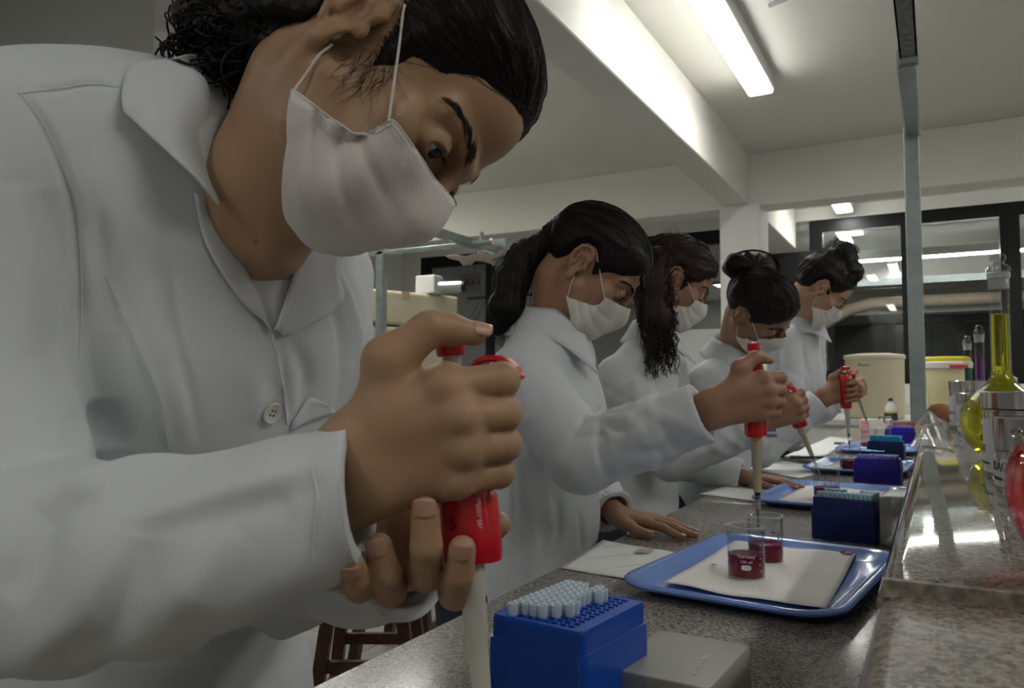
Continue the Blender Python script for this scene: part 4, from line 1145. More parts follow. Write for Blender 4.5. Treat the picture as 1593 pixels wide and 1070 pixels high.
# camera-relative head frames: face and crown directions given in camera axes (right, up, towards)
CB = np.stack([RT, UP, -FW], 1)
def headframe(Fc, Uc):
    F_ = CB@np.array(Fc, float); F_ /= np.linalg.norm(F_); U_ = CB@np.array(Uc, float); U_ = U_-F_*(U_@F_); U_ /= np.linalg.norm(U_)
    return np.stack([np.cross(F_, U_), F_, U_], 1)
HEADS = {
 1: (headframe((.54, -.812, .223), (.842, .525, -.126)), at(601.7, 142, .583), 1.0),
 2: (headframe((.736, -.665, .13), (.655, .747, .115)), at(916.6, 419.5, 1.439), 1.0),
 3: (headframe((.863, -.505, .016), (.505, .863, .013)), at(1047, 440, 2.037), 1.0),
 4: (headframe((.635, -.695, .338), (.275, .611, .742)), at(1179.2, 482.5, 2.178), 1.0),
 5: (headframe((.75, -.652, .109), (.621, .751, .222)), at(1275.3, 451, 2.705), 1.0)}
# ================================================================== hands and pipettes
CAMB = np.stack([RT, UP, -FW], 1)          # columns: right, up, towards the viewer
def px2loc(px, py, d, g): return CAMB.T@(at(px, py, d)-g)
GRIP0 = at(705, 660, .452)                  # where the near pipette's axis passes through the fist
_L = lambda *a: px2loc(*a, GRIP0)
# a fist round an upright handle, thumb on top: joints measured from the near hand (right, up, towards; metres)
FIST = dict(
    wrist=[(_L(560, 690, .430), .0165), (_L(566, 757, .433), .0155)],
    mcp=[(_L(692, 601, .420), .0108), (_L(714, 648, .417), .0115), (_L(720, 697, .420), .0108), (_L(708, 747, .426), .0098)],
    pip=[(_L(781, 591, .434), .0098), (_L(784, 643, .434), .0098), (_L(785, 691, .437), .0094), (_L(776, 735, .441), .0086)],
    dip=[(_L(772, 597, .459), .0085), (_L(774, 648, .461), .0085), (_L(775, 694, .462), .0082), (_L(768, 738, .462), .0075)],
    tip=[(_L(734, 604, .472), .0075), (_L(734, 655, .473), .0075), (_L(735, 700, .473), .0072), (_L(732, 744, .473), .0066)],
    thumb=[(_L(600, 640, .432), .0175), (_L(604, 562, .428), .0140), (_L(668, 511, .432), .0096), (_L(700, 512, .436), .0084), (_L(738, 519, .441), .0070)])
def fist_prims(F, W, sc=1.0, wrist=None, arm=None, arm_r=(.026, .024), wrap=False):
    """W maps local (right, up, towards) to world"""
    P_ = {k: [(W(a), r*sc) for a, r in v] for k, v in FIST.items()}
    if wrap:                                # fingers reach right round the front of the handle
        for j in range(4):
            for nm, x, t in (('dip', .021, -.019), ('tip', -.004-.002*j, -.0235)): P_[nm][j] = (W((x, FIST[nm][j][0][1], t)), FIST[nm][j][1]*sc)
    wr = P_['wrist']
    if wrist is not None: sh_ = (np.array(wrist)-(wr[0][0]+wr[1][0])/2); wr = [(a+sh_, r) for a, r in wr]
    back = (W((0, 0, -.014*1.0))-W((0, 0, 0)))
    for j in range(4):
        a, ra = wr[0] if j < 2 else wr[1]; b, rb = P_['mcp'][j]
        F.cap(a, b, ra*.86, rb, .010*sc); F.cap(a+back*.4, b+back*.75, ra*.8, rb*.95, .012*sc)
    for j in range(3):
        a = (P_['mcp'][j][0]+P_['mcp'][j+1][0])/2+back*.5; F.cap((wr[0][0]+wr[1][0])/2, a, .013*sc, .011*sc, .010*sc)
    for j in range(4): F.ell(P_['mcp'][j][0]-back*.26, np.full(3, .0094*sc), .005*sc)       # knuckles
    t = P_['thumb']; F.cap(wr[0][0], t[0][0], .015*sc, t[0][1], .012*sc)
    F.cap(t[0][0], P_['mcp'][0][0]+back*.9, .014*sc, .009*sc, .012*sc)
    for i in range(4): F.cap(t[i][0], t[i+1][0], t[i][1], t[i+1][1], .005*sc)
    if arm is not None:
        m_ = (wr[0][0]+wr[1][0])/2; ax = wr[1][0]-wr[0][0]; rr = np.linalg.norm(ax)/2+wr[0][1]
        F.ecap(m_, arm, (rr*.98, .019*sc), (arm_r[0]*1.25*sc, arm_r[1]*sc), ax, .012)
    for j in range(4):                                                # fingers, kept apart by small blends
        c_ = [P_[n][j] for n in ('mcp', 'pip', 'dip', 'tip')]
        for i in range(3): F.cap(c_[i][0], c_[i+1][0], c_[i][1]*(.90 if i == 0 else .97), c_[i+1][1]*.97, .0022*sc)
        F.ell(c_[1][0], np.full(3, c_[1][1]*1.0), .003*sc)
    return P_
def nail(parent, tip, prev, dorsal, r, ln=.011):
    """a curved nail plate at a fingertip"""
    tip, prev = np.array(tip), np.array(prev); t = tip-prev; t /= np.linalg.norm(t); n_ = np.array(dorsal, float); n_ = n_-t*(n_@t); n_ /= np.linalg.norm(n_); w_ = np.cross(t, n_)
    V, F = [], []; nu, nv = 8, 6
    for i in range(nu+1):
        for j in range(nv+1):
            u = -1+2*i/nu; v_ = j/nv; a = u*.95; lnk = ln*(v_-.35)*(1-.12*u*u)
            sq = (1-abs(2*v_-1)**5)**.4*.25+.75; aa = a*sq
            V.append(tip+t*(lnk+r*.15)+(n_*math.cos(aa)+w_*math.sin(aa))*(r*1.04-.0010*max(0, v_-.6)))
    for i in range(nu):
        for j in range(nv): F.append((i*(nv+1)+j, i*(nv+1)+j+1, (i+1)*(nv+1)+j+1, (i+1)*(nv+1)+j))
    o = mesh('fingernail', V, F, NAIL, parent, True); o.modifiers.new('t', 'SOLIDIFY').thickness = .0005
    return o
PRED = mat('pipette_red', 'C0101e', .28, coat=.3)
PWHT = mat('pipette_white', 'C9C6BC', .35)
PBEI = mat('pipette_beige', 'B5AC93', .4)
PBLK = mat('pipette_black', '1a1a1a', .4)
def pipette(tip, top, hook, label, sc=1.0, low=PWHT, liquid=True, prints=True, hz=0., hx=1.):
    """air-displacement pipette: local z runs from the tip end up to the button; hook = world direction of the finger rest"""
    tip = np.array(tip, float); top = np.array(top, float); z = top-tip; L = np.linalg.norm(z); z /= L; x = np.array(hook, float); x = x-z*(x@z); x /= np.linalg.norm(x); y = np.cross(z, x)
    r = empty('pipette', tip, 0, label, 'pipette')
    k = L/.292
    r.matrix_world = Matrix(((x[0]*k, y[0]*k, z[0]*k, tip[0]), (x[1]*k, y[1]*k, z[1]*k, tip[1]), (x[2]*k, y[2]*k, z[2]*k, tip[2]), (0, 0, 0, 1)))
    def oval(name, prof, m_, n=28, sx=1., sy=1., pn=2.6):
        V, F = lathe_vf([(a, b) for a, b in prof], n); W_ = []
        for X, Y, Z in V:
            a = math.atan2(Y, X); R_ = math.hypot(X, Y); q = (abs(math.cos(a))**pn+abs(math.sin(a))**pn)**(-1/pn)
            W_.append((R_*q*math.cos(a)*sx, R_*q*math.sin(a)*sy, Z))
        return auto_smooth(mesh(name, W_, F, m_, r), 40)
    lathe('clear_tip', [(.0006, 0), (.0012, .0), (.0030, .022), (.0038, .030), (.0042, .050), (.0048, .0505), (.0048, .053)], frosted_mat('clear_tip_plastic', 'd0d4d4', .25), r, 16, False, False)
    if liquid: lathe('drawn_liquid', [(0, .0006), (.0009, .0006), (.0027, .022), (.0034, .031), (0, .031)], LIQ, r, 16)
    lathe('tip_seal', [(0, .048), (.0042, .048), (.0046, .056), (.0052, .060), (0, .060)], PBLK, r, 16)
    lathe('shaft', [(0, .058), (.0058, .058), (.0064, .072), (.0066, .095), (.0076, .097), (.0080, .122), (.0092, .124), (.0096, .149), (0, .149)], low, r, 24)
    oval('body', [(.0, .146), (.0150, .146), (.0160, .148), (.0166, .168), (.0160, .172), (.0158, .20), (.0150, .225), (.0135, .250), (.0120, .262), (.0085, .266), (0, .266)], PRED, 32, 1.04, .92)
    bx = oval('ejector_sleeve', [(.0, .1445), (.0110, .1445), (.0118, .148), (.0118, .185), (.008, .192), (0, .192)], PRED, 24, 1.0, 1.0); bx.location = (.0085, .006, 0)
    lathe('collar', [(.0078, .264), (.0082, .268), (.0078, .271)], PBLK, r, 20)
    lathe('plunger_rod', [(0, .264), (.0062, .264), (.0060, .281), (0, .281)], PWHT, r, 20)
    lathe('plunger_button', [(0, .279), (.0088, .279), (.0096, .281), (.0096, .288), (.0088, .2915), (.004, .2925), (0, .2925)], PRED, r, 24)
    hk = spline([(.008, 0, .254+hz*.6), (.018, 0, .262+hz), (.030, 0, .262+hz), (.038, 0, .255+hz), (.041, 0, .248+hz)], 14)
    hk = hk*np.array((hx, 1, 1)); V, F = [], []
    for i, p in enumerate(hk):
        wd = .0085*(1-.35*(i/13)**3); tk = .0022
        d_ = hk[min(i+1, 13)]-hk[max(i-1, 0)]; d_ /= np.linalg.norm(d_); nn = np.array((-d_[2], 0, d_[0]))
        for s_, q in ((-1, -1), (1, -1), (1, 1), (-1, 1)): V.append(p+np.array((0, s_*wd, 0))+nn*tk*q)
    for i in range(13):
        for j in range(4): F.append((i*4+j, i*4+(j+1) % 4, (i+1)*4+(j+1) % 4, (i+1)*4+j))
    F += [(3, 2, 1, 0), (52, 53, 54, 55)]
    o = mesh('finger_hook', V, F, PRED, r); bv = o.modifiers.new('b', 'BEVEL'); bv.width = .0015; bv.segments = 2; auto_smooth(o, 60)
    if prints:
        text('print_scale', '100-1000µL', .0042, PRINT, r, (.0130, -.0119, .178), (0, 0, 1), (-1, -.25, 0), .0001)
        text('print_numeral', '5', .011, PBLK, r, (-.004, -.0152, .172), (1, 0, 0), (0, 0, 1), .0001)
    return r
# ================================================================== cloth helpers
from mathutils.bvhtree import BVHTree
def bvh_of(v, q): return BVHTree.FromPolygons([Vector(p) for p in v], [tuple(x) for x in q])
def cast(bv, px, py, lift=0.):
    d = ray(px, py); d = d/np.linalg.norm(d); hit = bv.ray_cast(Vector(EYE), Vector(d))
    if hit[0] is None: return None
    return np.array(hit[0])+np.array(hit[1])*lift
def folds(v, q, lst, bv=None, keep=()):
    """press creases into a cloth surface: (survey points on the cloth, half width, height[, sharp])"""
    bv = bv or bvh_of(v, q); n = vnormals(v, q); disp = np.zeros(len(v))
    for it in lst:
        pts, w_, a = it[0], it[1], it[2]
        P3 = [cast(bv, *p) if len(p) == 2 else np.array(p) for p in pts]; P3 = [p for p in P3 if p is not None]
        if len(P3) < 2: continue
        P3 = spline(P3, max(8, 4*len(P3))); lo, hi = P3.min(0)-4*w_, P3.max(0)+4*w_
        idx = np.where(((v > lo) & (v < hi)).all(1))[0]
        if not len(idx): continue
        d, t = pl_dist(v[idx], P3); e = np.sin(np.pi*np.clip(t, .02, .98))**.6
        prof = np.exp(-(d/w_)**2) if len(it) < 4 else np.exp(-(d/w_))*1.0
        disp[idx] += a*e*prof
    for p, n_ in keep:                       # leave the trimmed sleeve ends clean
        r_ = v-np.array(p); disp *= np.where(np.linalg.norm(r_, axis=1) < .075, np.clip(-(r_@np.array(n_))/.03-.1, 0, 1), 1)
    return v+n*disp[:, None]
def cuff_hem(bv, p, n_, parent, rad=.05, back=.0015, r=.0012):
    """rolled hem round a sleeve end"""
    n_ = np.array(n_, float); n_ /= np.linalg.norm(n_); u = np.cross(n_, (0, 0, 1.)); u /= np.linalg.norm(u); w_ = np.cross(n_, u); c = np.array(p)-n_*back; out = []
    for k in range(49):
        a = 2*math.pi*k/48; d = u*math.cos(a)+w_*math.sin(a); h_ = bv.ray_cast(Vector(c+d*rad*1.7), Vector(-d))
        if h_[0] is None: continue
        out.append(np.array(h_[0])-d*r*.35)
    if len(out) > 20:
        V = np.array(out)
        for _ in range(2): V[1:-1] = (V[:-2]+V[2:]+2*V[1:-1])/4
        return tube('cuff_hem', V, r, COAT, parent, 6)
def rnd_folds(v, q, amp, freq, seed, stretch=(1, 1, .45)):
    n = vnormals(v, q); p = v*np.array(stretch)*freq; s = seed
    d = noise3(p[:, 0], p[:, 1], p[:, 2], 1.0, s)*.6+noise3(p[:, 1]*1.9, p[:, 2]*2.1, p[:, 0]*2.0, 1.0, s+3)*.4
    d = np.sign(d)*np.abs(d)**.8
    return v+n*(amp*d)[:, None]
def coons(c, nu, nv):
    """pixel grid filling four boundary polylines: bottom, right, top, left (each from its start corner)"""
    b, r, t, l = [spline(x, n+1) if len(x) > 1 else None for x, n in zip(c, (nu, nv, nu, nv))]
    G = np.zeros((nu+1, nv+1, 2))
    for i in range(nu+1):
        for j in range(nv+1):
            u, w_ = i/nu, j/nv
            G[i, j] = (1-w_)*b[i]+w_*t[i]+(1-u)*l[j]+u*r[j]-((1-u)*(1-w_)*b[0]+u*(1-w_)*b[-1]+(1-u)*w_*t[0]+u*w_*t[-1])
    return G
def sheet3(name, G, m_, parent, thick=.0012, off=0.):
    nu, nv = G.shape[0]-1, G.shape[1]-1
    F = [(i*(nv+1)+j, (i+1)*(nv+1)+j, (i+1)*(nv+1)+j+1, i*(nv+1)+j+1) for i in range(nu) for j in range(nv)]
    o = mesh(name, G.reshape(-1, 3), F, m_, parent, True); md = o.modifiers.new('cloth', 'SOLIDIFY'); md.thickness = thick; md.offset = off; return o
def patch(name, bv, curves, nu, nv, m_, parent, lift, thick=.0012, shape=None):
    """a sheet laid on a surface; boundary surveyed in the photograph, lifted off along the surface normal"""
    G2 = coons(curves, nu, nv); G = np.zeros((nu+1, nv+1, 3)); last = None
    for i in range(nu+1):
        for j in range(nv+1):
            l_ = lift if shape is None else lift+shape(i/nu, j/nv)
            p = cast(bv, *G2[i, j], l_)
            if p is None: p = last if last is not None else at(*G2[i, j], .6)
            G[i, j] = p; last = p
    # relax depth jumps
    for _ in range(3):
        A = G.copy(); A[1:-1, 1:-1] = (G[:-2, 1:-1]+G[2:, 1:-1]+G[1:-1, :-2]+G[1:-1, 2:])/4; G = A
    return sheet3(name, G, m_, parent, thick)
def button(name, p, n_, r, parent):
    z = Vector(n_).normalized(); M_ = z.to_track_quat('Z', 'Y').to_matrix().to_4x4()
    o = lathe(name, [(0, 0), (r*.9, 0), (r, .0006), (r, .0016), (r*.93, .0022), (r*.78, .0018), (r*.68, .0012), (0, .0011)], mat('button_pearl', 'D3D0C8', .2, coat=.5), parent, 28)
    for a in range(4):
        t = a*math.pi/2+.6
        h_ = lathe('hole', [(0, .0012), (r*.12, .0012), (r*.12, .0014), (0, .0014)], mat('button_hole', '5d5a55', .6), o, 8); h_.location = (r*.28*math.cos(t), r*.28*math.sin(t), 0)
    M_.translation = Vector(p); o.data.transform(M_)
    for h_ in o.children: h_.data.transform(Matrix.Translation(h_.location)); h_.location = (0, 0, 0); h_.data.transform(M_)
    return o
def legs(r, x, y, col='30323c', yaw=0., hip=.80, foot=.0):
    """trousers and shoes below the coat"""
    F = Field((x-.22, y-.22, 0.03), (x+.22, y+.22, hip+.12), .008)
    for s in (-1, 1):
        F.chain([(x, y+s*.085, hip), (x+.01, y+s*.09, .46), (x-.01, y+s*.092, .08)], [.085, .062, .055], .03)
        sh_ = Field((x-.12, y+s*.1-.08, 0), (x+.28, y+s*.1+.08, .14), .006); sh_.chain([(x-.03, y+s*.092, .045), (x+.06, y+s*.1, .04), (x+.15, y+s*.105, .032)], [.042, .040, .034], .02)
        sh_.half((0, 0, .004), (0, 0, -1)); v, q = sh_.polys(); npmesh('shoe', v, q, mat('shoe_leather', '26262a', .5), r)
    F.half((0, 0, .07), (0, 0, -1))
    v, q = F.polys(); npmesh('trousers', v, q, mat('trousers_dark', col, .9), r)

# ================================================================== the near girl
R, c, s = HEADS[1]
TH = lambda p: c+R@(np.array(p, float)*cm*s)
W1 = lambda l: GRIP0+CAMB@np.array(l, float)
P1 = person((-.66, .47, 0), 'masked person nearest the viewer, white coat, both hands gripping a red pipette')
SK1 = skin_mat('skin_olive', 'ab8a6d', '9c7a60')
h1 = .0016
nb = at(408, 300, .602)
L1 = dict(wr=at(575, 868, .505), el=at(420, 880, .66))
B1 = Multi(h1, [(c-np.array((.135, .155, .15)), c+np.array((.16, .14, .15))),
    (np.minimum(nb, at(400, 470, .65))-np.array((.10, .09, .05)), np.maximum(nb, TH((0, -2, -5)))+np.array((.04, .07, .05)))])
B1h = Multi(h1, [(GRIP0-np.array((.115, .10, .065)), GRIP0+np.array((.075, .07, .075)))])
B1l = Multi(h1, [(at(640, 870, .46)-np.array((.075, .065, .065)), at(640, 870, .46)+np.array((.085, .075, .065)))])
head_prims(B1, R, c, s)
B1.chain([TH((0, -2.4, -4.6)), nb, at(368, 415, .66)], [.054, .044, .050], .022)
B1.ell(at(365, 480, .70), (.075, .11, .11), .04)
B1.cap(TH((5.6, -1.6, -4.2)), at(418, 372, .585), .011, .008, .02)
B1.cap(TH((.5, 1.0, -6.5)), at(425, 365, .61), .026, .022, .03)
B1.cap(at(425, 385, .587), at(350, 345, .59), .009, .010, .015)
fist_prims(B1h, W1, 1.0, None, at(440, 800, .455))
# left hand: palm behind the barrel, fingers curled up in front of it
LF = [[(at(592, 884, .485), .0090), (at(560, 912, .440), .0086), (at(553, 900, .424), .0080), (at(548, 879, .414), .0072)],
      [(at(622, 880, .480), .0098), (at(607, 918, .446), .0092), (at(600, 892, .428), .0086), (at(589, 850, .424), .0078)],
      [(at(655, 868, .480), .0102), (at(662, 893, .440), .0096), (at(663, 850, .422), .0090), (at(662, 792, .420), .0080)],
      [(at(692, 884, .484), .0100), (at(708, 922, .450), .0094), (at(714, 892, .430), .0087), (at(719, 854, .424), .0079)]]
for j in range(4):
    B1l.cap(L1['wr'], LF[j][0][0], .015, LF[j][0][1], .012)
    B1l.cap(at(612, 835, .495), LF[j][0][0], .013, LF[j][0][1]*.95, .012)
B1l.ell(at(622, 838, .492), (.022, .022, .026), .015)
for p_, w_ in (([(585, 850, .515), (690, 856, .520), (748, 838, .505), (776, 815, .488)], [.016, .013, .0098, .0078]),):
    B1l.chain([at(*x) for x in p_], w_, .006)
B1l.cap(L1['wr'], at(480, 880, .60), .024, .03, .012)
for fg in LF:
    for i in range(3): B1l.cap(fg[i][0], fg[i+1][0], fg[i][1]*.97, fg[i+1][1]*.97, .0022)
    B1l.ell(fg[1][0], np.full(3, fg[1][1]), .003)
vs, qs = [], []; off = 0
for b in (B1, B1h, B1l):
    v, q = b.polys(); vs.append(v); qs.append(q+off); off += len(v)
npmesh('body', np.vstack(vs), np.vstack(qs), SK1, P1)
for sd in (-1, 1): eyeball(R, c, s, P1, (.12, .93, -.28), sd); eyebrow(R, c, s, P1, sd); lashes(R, c, s, P1, sd)
mask_obj(R, c, s, P1, .0022, 1, True, True, B1.f[0])
tv = -FW
for fg in LF: nail(P1, fg[3][0], fg[2][0], tv*1.0+UP*.1, fg[3][1]*.93)
tp = [W1(a) for a, r_ in FIST['thumb']]; nail(P1, tp[4], tp[3], UP*.8+tv*.75, .0066, .012)
tag(auto_smooth(lathe('mole', [(0, 0), (.0012, 0), (.0012, .0006), (0, .0009)], mat('mole_brown', '2a1712', .6), P1, 8)))
mo = [o for o in P1.children if o.name.startswith('mole')][0]
pm = at(398, 377, .5); bb = bvh_of(vs[0], qs[0]); pm = cast(bb, 398, 377); mo.data.transform(Matrix.Translation(Vector(pm)))
# hair: sleek cap, strands combed back, curls falling at the nape
hv, hq, HF = hair_cap(.002, .0085, wob=.10, soft=3.2)
ho = npmesh('hair', c+(hv*s)@R.T, hq, HAIRM, P1)
rg = np.random.default_rng(3); n0 = vnormals(hv, hq)
gg = poly_sd(hv[:, 1]*100, hv[:, 2]*100, HAIRLINE)
inn = np.where((gg > -.25) & (gg < 7) & (hv[:, 0] > -.03))[0]; pk = rg.choice(inn, 900, p=(lambda w_: w_/w_.sum())(np.exp(-np.abs(gg[inn])/2.5)))
S = strands_on(HF, hv[pk], (0, -.115, .045), 11, .010, .0007, seed=1)
strand_mesh('hair_strands', S, .00028, HAIRM, lambda st: c+(st*s)@R.T, P1)
wisp = []
for k in range(70):
    p0 = np.array((rg.uniform(6.2, 6.9), rg.uniform(.6, 3.4), rg.uniform(-2.2, .8)))*cm; d_ = np.array((.05, rg.uniform(-.2, .8), rg.uniform(-1.2, -.3)))
    pts = [p0]
    for i in range(6):
        d_ = d_+rg.normal(0, .28, 3); d_ /= np.linalg.norm(d_); p = pts[-1]+d_*.0045
        B = head_field(.002); e = .002; g_ = np.array([B.sample(p+np.eye(3)[a]*e)-B.sample(p-np.eye(3)[a]*e) for a in range(3)]); g_ /= np.linalg.norm(g_); p = p-g_*(B.sample(p)-.0008); pts.append(p)
    wisp.append(np.array(pts))
strand_mesh('fine_hairs', wisp, .00017, HAIRM, lambda st: c+(st*s)@R.T, P1)
FH = Field(at(380, 30, .6)-.16, at(380, 30, .6)+.2, .004)
FH.chain([at(545, -60, .585), at(470, 5, .590), at(400, 35, .595), at(350, 55, .60)], [.048, .048, .036, .022], .03)
FH.cap(at(470, 20, .60), at(385, 95, .598), .034, .018, .03); FH.cap(at(420, -30, .60), at(330, 20, .60), .036, .02, .03)
fv, fq = FH.polys(); fv = fv+vnormals(fv, fq)*(.004*noise3(fv[:, 0]*100, fv[:, 1]*100, fv[:, 2]*100, 1.9, 4))[:, None]
npmesh('curly_tail', fv, fq, HAIRM, P1)
CL = []
for k in range(170):
    a = at(rg.uniform(300, 480), rg.uniform(-40, 60), rg.uniform(.545, .61)); e = at(rg.uniform(262, 420), rg.uniform(40, 116), .58)
    dd = e-a+np.array(rg.normal(0, .012, 3)); CL.append(curl(a, dd, rg.uniform(.03, .065), rg.uniform(.005, .0125), rg.uniform(1.0, 2.4), 24, k, .008))
for k in range(26):
    a = at(rg.uniform(290, 340), rg.uniform(20, 70), .585); e = at(rg.uniform(240, 275), rg.uniform(50, 120), .58); CL.append(curl(a, e-a, rg.uniform(.02, .035), rg.uniform(.005, .010), rg.uniform(1, 2), 20, k+500, .006))
strand_mesh('curls', CL, .0010, HAIRM, None, P1, False)
o = strand_mesh('curl_ends', [curl(at(548, 372, .655), at(575, 378, .655)-at(548, 372, .655), .016, .0015, 1.1, 12, k) for k in range(14)], .0009, HAIRM, None, P1, False)
# white shirt in the neckline
S1 = Field(at(380, 480, .64)-.18, at(380, 480, .64)+.18, .004)
S1.ecap(at(350, 400, .695), at(335, 640, .70), (.118, .094), (.125, .098), (0, 1, 0), .02)
S1.chain([at(455, 270, .575), at(400, 330, .58), at(392, 385, .585)], [.06, .048, .020], .012, 'sub')
v, q = S1.polys(); npmesh('shirt', v, q, SHIRT, P1)
# coat
hc = .0025
C1 = Field((-.88, .12, .45), (-.22, .86, 1.43), hc)
RS, LS = at(42, 250, .565), at(490, 430, .86)
ch, wa, hi_, hem = at(335, 520, .70), at(240, 900, .715), at(218, 1120, .715), at(205, 1560, .73)
C1.ecap(ch, wa, (.150, .112), (.142, .100), (0, 1, 0), .03)
C1.ecap(at(322, 262, .685), ch, (.120, .070), (.150, .112), (0, 1, 0), .05); C1.cap(at(170, 250, .622), at(240, 560, .645), .055, .050, .08)
C1.ecap(wa, hi_, (.142, .100), (.18, .118), (0, 1, 0), .03); C1.ecap(hi_, hem, (.18, .118), (.22, .140), (0, 1, 0), .02)
C1.cap(RS, at(270, 255, .615), .062, .062, .07); C1.cap(LS, at(430, 330, .72), .055, .05, .04)
C1.cap(at(95, 285, .582), at(215, 540, .645), .060, .056, .06)
C1.chain([LS, at(478, 690, .78), at(450, 880, .67)], [.062, .058, .056], .02)
C1.chain([at(450, 868, .67), at(560, 880, .555), at(660, 890, .49)], [.050, .038, .0305], .02)
def cutend(F, p, n_, rad):
    """trim a sleeve end square"""
    p = np.array(p); n_ = np.array(n_, float); n_ /= np.linalg.norm(n_)
    def fn(x, y, z):
        e = (x-p[0])*n_[0]+(y-p[1])*n_[1]+(z-p[2])*n_[2]; r2 = np.sqrt(np.maximum((x-p[0])**2+(y-p[1])**2+(z-p[2])**2-e*e, 0)); return np.maximum(np.maximum(r2-rad, -e), e-.13)
    F.op(fn, p-.15, p+.15, .0015, 'sub')
ln_ = at(660, 890, .49)-at(560, 880, .555); ln_ /= np.linalg.norm(ln_); ln_ = ln_+UP*.1; ln_ /= np.linalg.norm(ln_)
cutend(C1, at(632, 887, .508), ln_, .056); C1.cap(at(590, 884, .54), at(680, 892, .48), .023, .025, .003, 'sub')
C1.cap(RS, at(0, 430, .548), .064, .064, .035); C1.chain([at(0, 430, .548), at(-30, 600, .530), at(-10, 885, .480)], [.064, .064, .062], .008)
C1.chain([at(-10, 885, .480), at(120, 880, .462), at(240, 862, .450), at(350, 838, .442), at(450, 806, .436), at(590, 752, .428)], [.062, .060, .0555, .0475, .0430, .0385], .012)
# openings: neck, chest V, cuffs
C1.chain([at(488, 190, .575), at(404, 292, .597), at(407, 350, .580), at(411, 430, .590), at(420, 512, .600)], [.070, .041, .030, .018, .004], .005, 'sub')
rn = RT+UP*.10-FW*.03; rn = rn/np.linalg.norm(rn)
cutend(C1, at(561, 760, .430), rn, .056); C1.cap(at(500, 783, .433), at(610, 748, .428), .0285, .0315, .003, 'sub')
v, q = C1.polys(); v0 = v; v = rnd_folds(v, q, .0008, 22, 2)
for p_, n_ in ((at(561, 760, .430), rn), (at(632, 887, .508), ln_)):
    r_ = v0-p_; k_ = np.where(np.linalg.norm(r_, axis=1) < .075, np.clip(-(r_@n_)/.03-.1, 0, 1), 1)[:, None]; v = v0+(v-v0)*k_
bv = bvh_of(v, q)
FO = [([(184, 815), (310, 780), (434, 744), (535, 709)], .007, .0042), ([(200, 837), (330, 800), (450, 765), (525, 738)], .010, -.0032),
      ([(10, 1045), (66, 1004), (126, 959), (167, 883), (186, 815)], .012, .0065), ([(101, 1038), (151, 984), (202, 893), (217, 833)], .014, -.0065),
      ([(247, 976), (272, 934), (323, 893), (383, 833)], .012, .0060), ([(303, 930), (353, 883), (404, 813), (454, 775)], .012, -.0042), ([(353, 969), (454, 893), (500, 856)], .014, .0030),
      ([(0, 935), (45, 873), (91, 792), (156, 770)], .011, -.0080), ([(60, 800), (110, 760), (160, 745)], .012, .0050), ([(90, 690), (128, 705), (136, 760)], .010, .0040),
            ([(484, 724), (494, 772), (487, 872)], .0022, -.0011), ([(490, 724), (500, 772), (493, 872)], .0025, .0006),
      ([(30, 142), (70, 197), (105, 280), (122, 350), (126, 470), (118, 600)], 0.0038, -0.0067), ([(38, 142), (80, 197), (116, 280), (135, 350), (140, 470)], 0.0051, 0.0042),
      ([(60, 290), (95, 400), (100, 560)], 0.0110, -0.0064), ([(20, 280), (50, 420), (60, 560)], 0.0136, 0.0064), ([(150, 250), (185, 360), (205, 480)], 0.0102, 0.0058), ([(150, 330), (175, 430), (180, 520)], 0.0102, -0.0048),
      ([(28, 145), (90, 138), (140, 130), (192, 136)], 0.0026, -0.0029), ([(195, 260), (225, 400), (255, 560), (300, 690)], 0.0102, 0.0048), ([(165, 430), (225, 560), (250, 620), (262, 700)], 0.0030, 0.0035), ([(262, 420), (285, 560), (310, 690)], 0.0043, -0.0032),
      ([(422, 515), (438, 600), (444, 655)], 0.0026, 0.0038), ([(430, 515), (446, 600), (452, 655)], 0.0030, -0.0042), ([(380, 560), (400, 620), (390, 660)], 0.0102, 0.0032),
      ([(450, 520), (480, 590), (470, 650)], 0.0085, -0.0064), ([(500, 420), (535, 520), (520, 640)], 0.0085, -0.0080), ([(530, 430), (556, 520), (548, 620)], 0.0076, 0.0056),
      ([(150, 620), (165, 700)], 0.0153, -0.0096), ([(130, 640), (150, 720)], 0.0102, -0.0096), ([(300, 1010), (420, 960)], 0.0102, -0.0048), ([(300, 1000), (330, 1070)], 0.0119, 0.0064), ([(430, 960), (450, 1060)], 0.0102, 0.0048), ([(180, 1020), (170, 1070)], 0.0102, -0.0048)]
v = folds(v, q, FO, bv, ((at(561, 760, .430), rn), (at(632, 887, .508), ln_))); bv = bvh_of(v, q)
cuff_hem(bv, at(561, 760, .430), rn, P1); cuff_hem(bv, at(632, 887, .508), ln_, P1)
npmesh('coat', v, q, COAT, P1)
for sm_ in ([(30, 142), (70, 197), (105, 280), (122, 350), (127, 470), (119, 600)], [(28, 146), (90, 138), (140, 131), (188, 136)], [(165, 430), (225, 560), (250, 620), (262, 695)], [(424, 520), (440, 600), (446, 660)], [(484, 728), (494, 772), (490, 820), (484, 872)]):
    sp_ = [cast(bv, x, y, .0002) for x, y in spline(sm_, 40)]; sp_ = [p for p in sp_ if p is not None]
    if len(sp_) > 8: tube('seam', sp_, .0007, COAT, P1, 5)
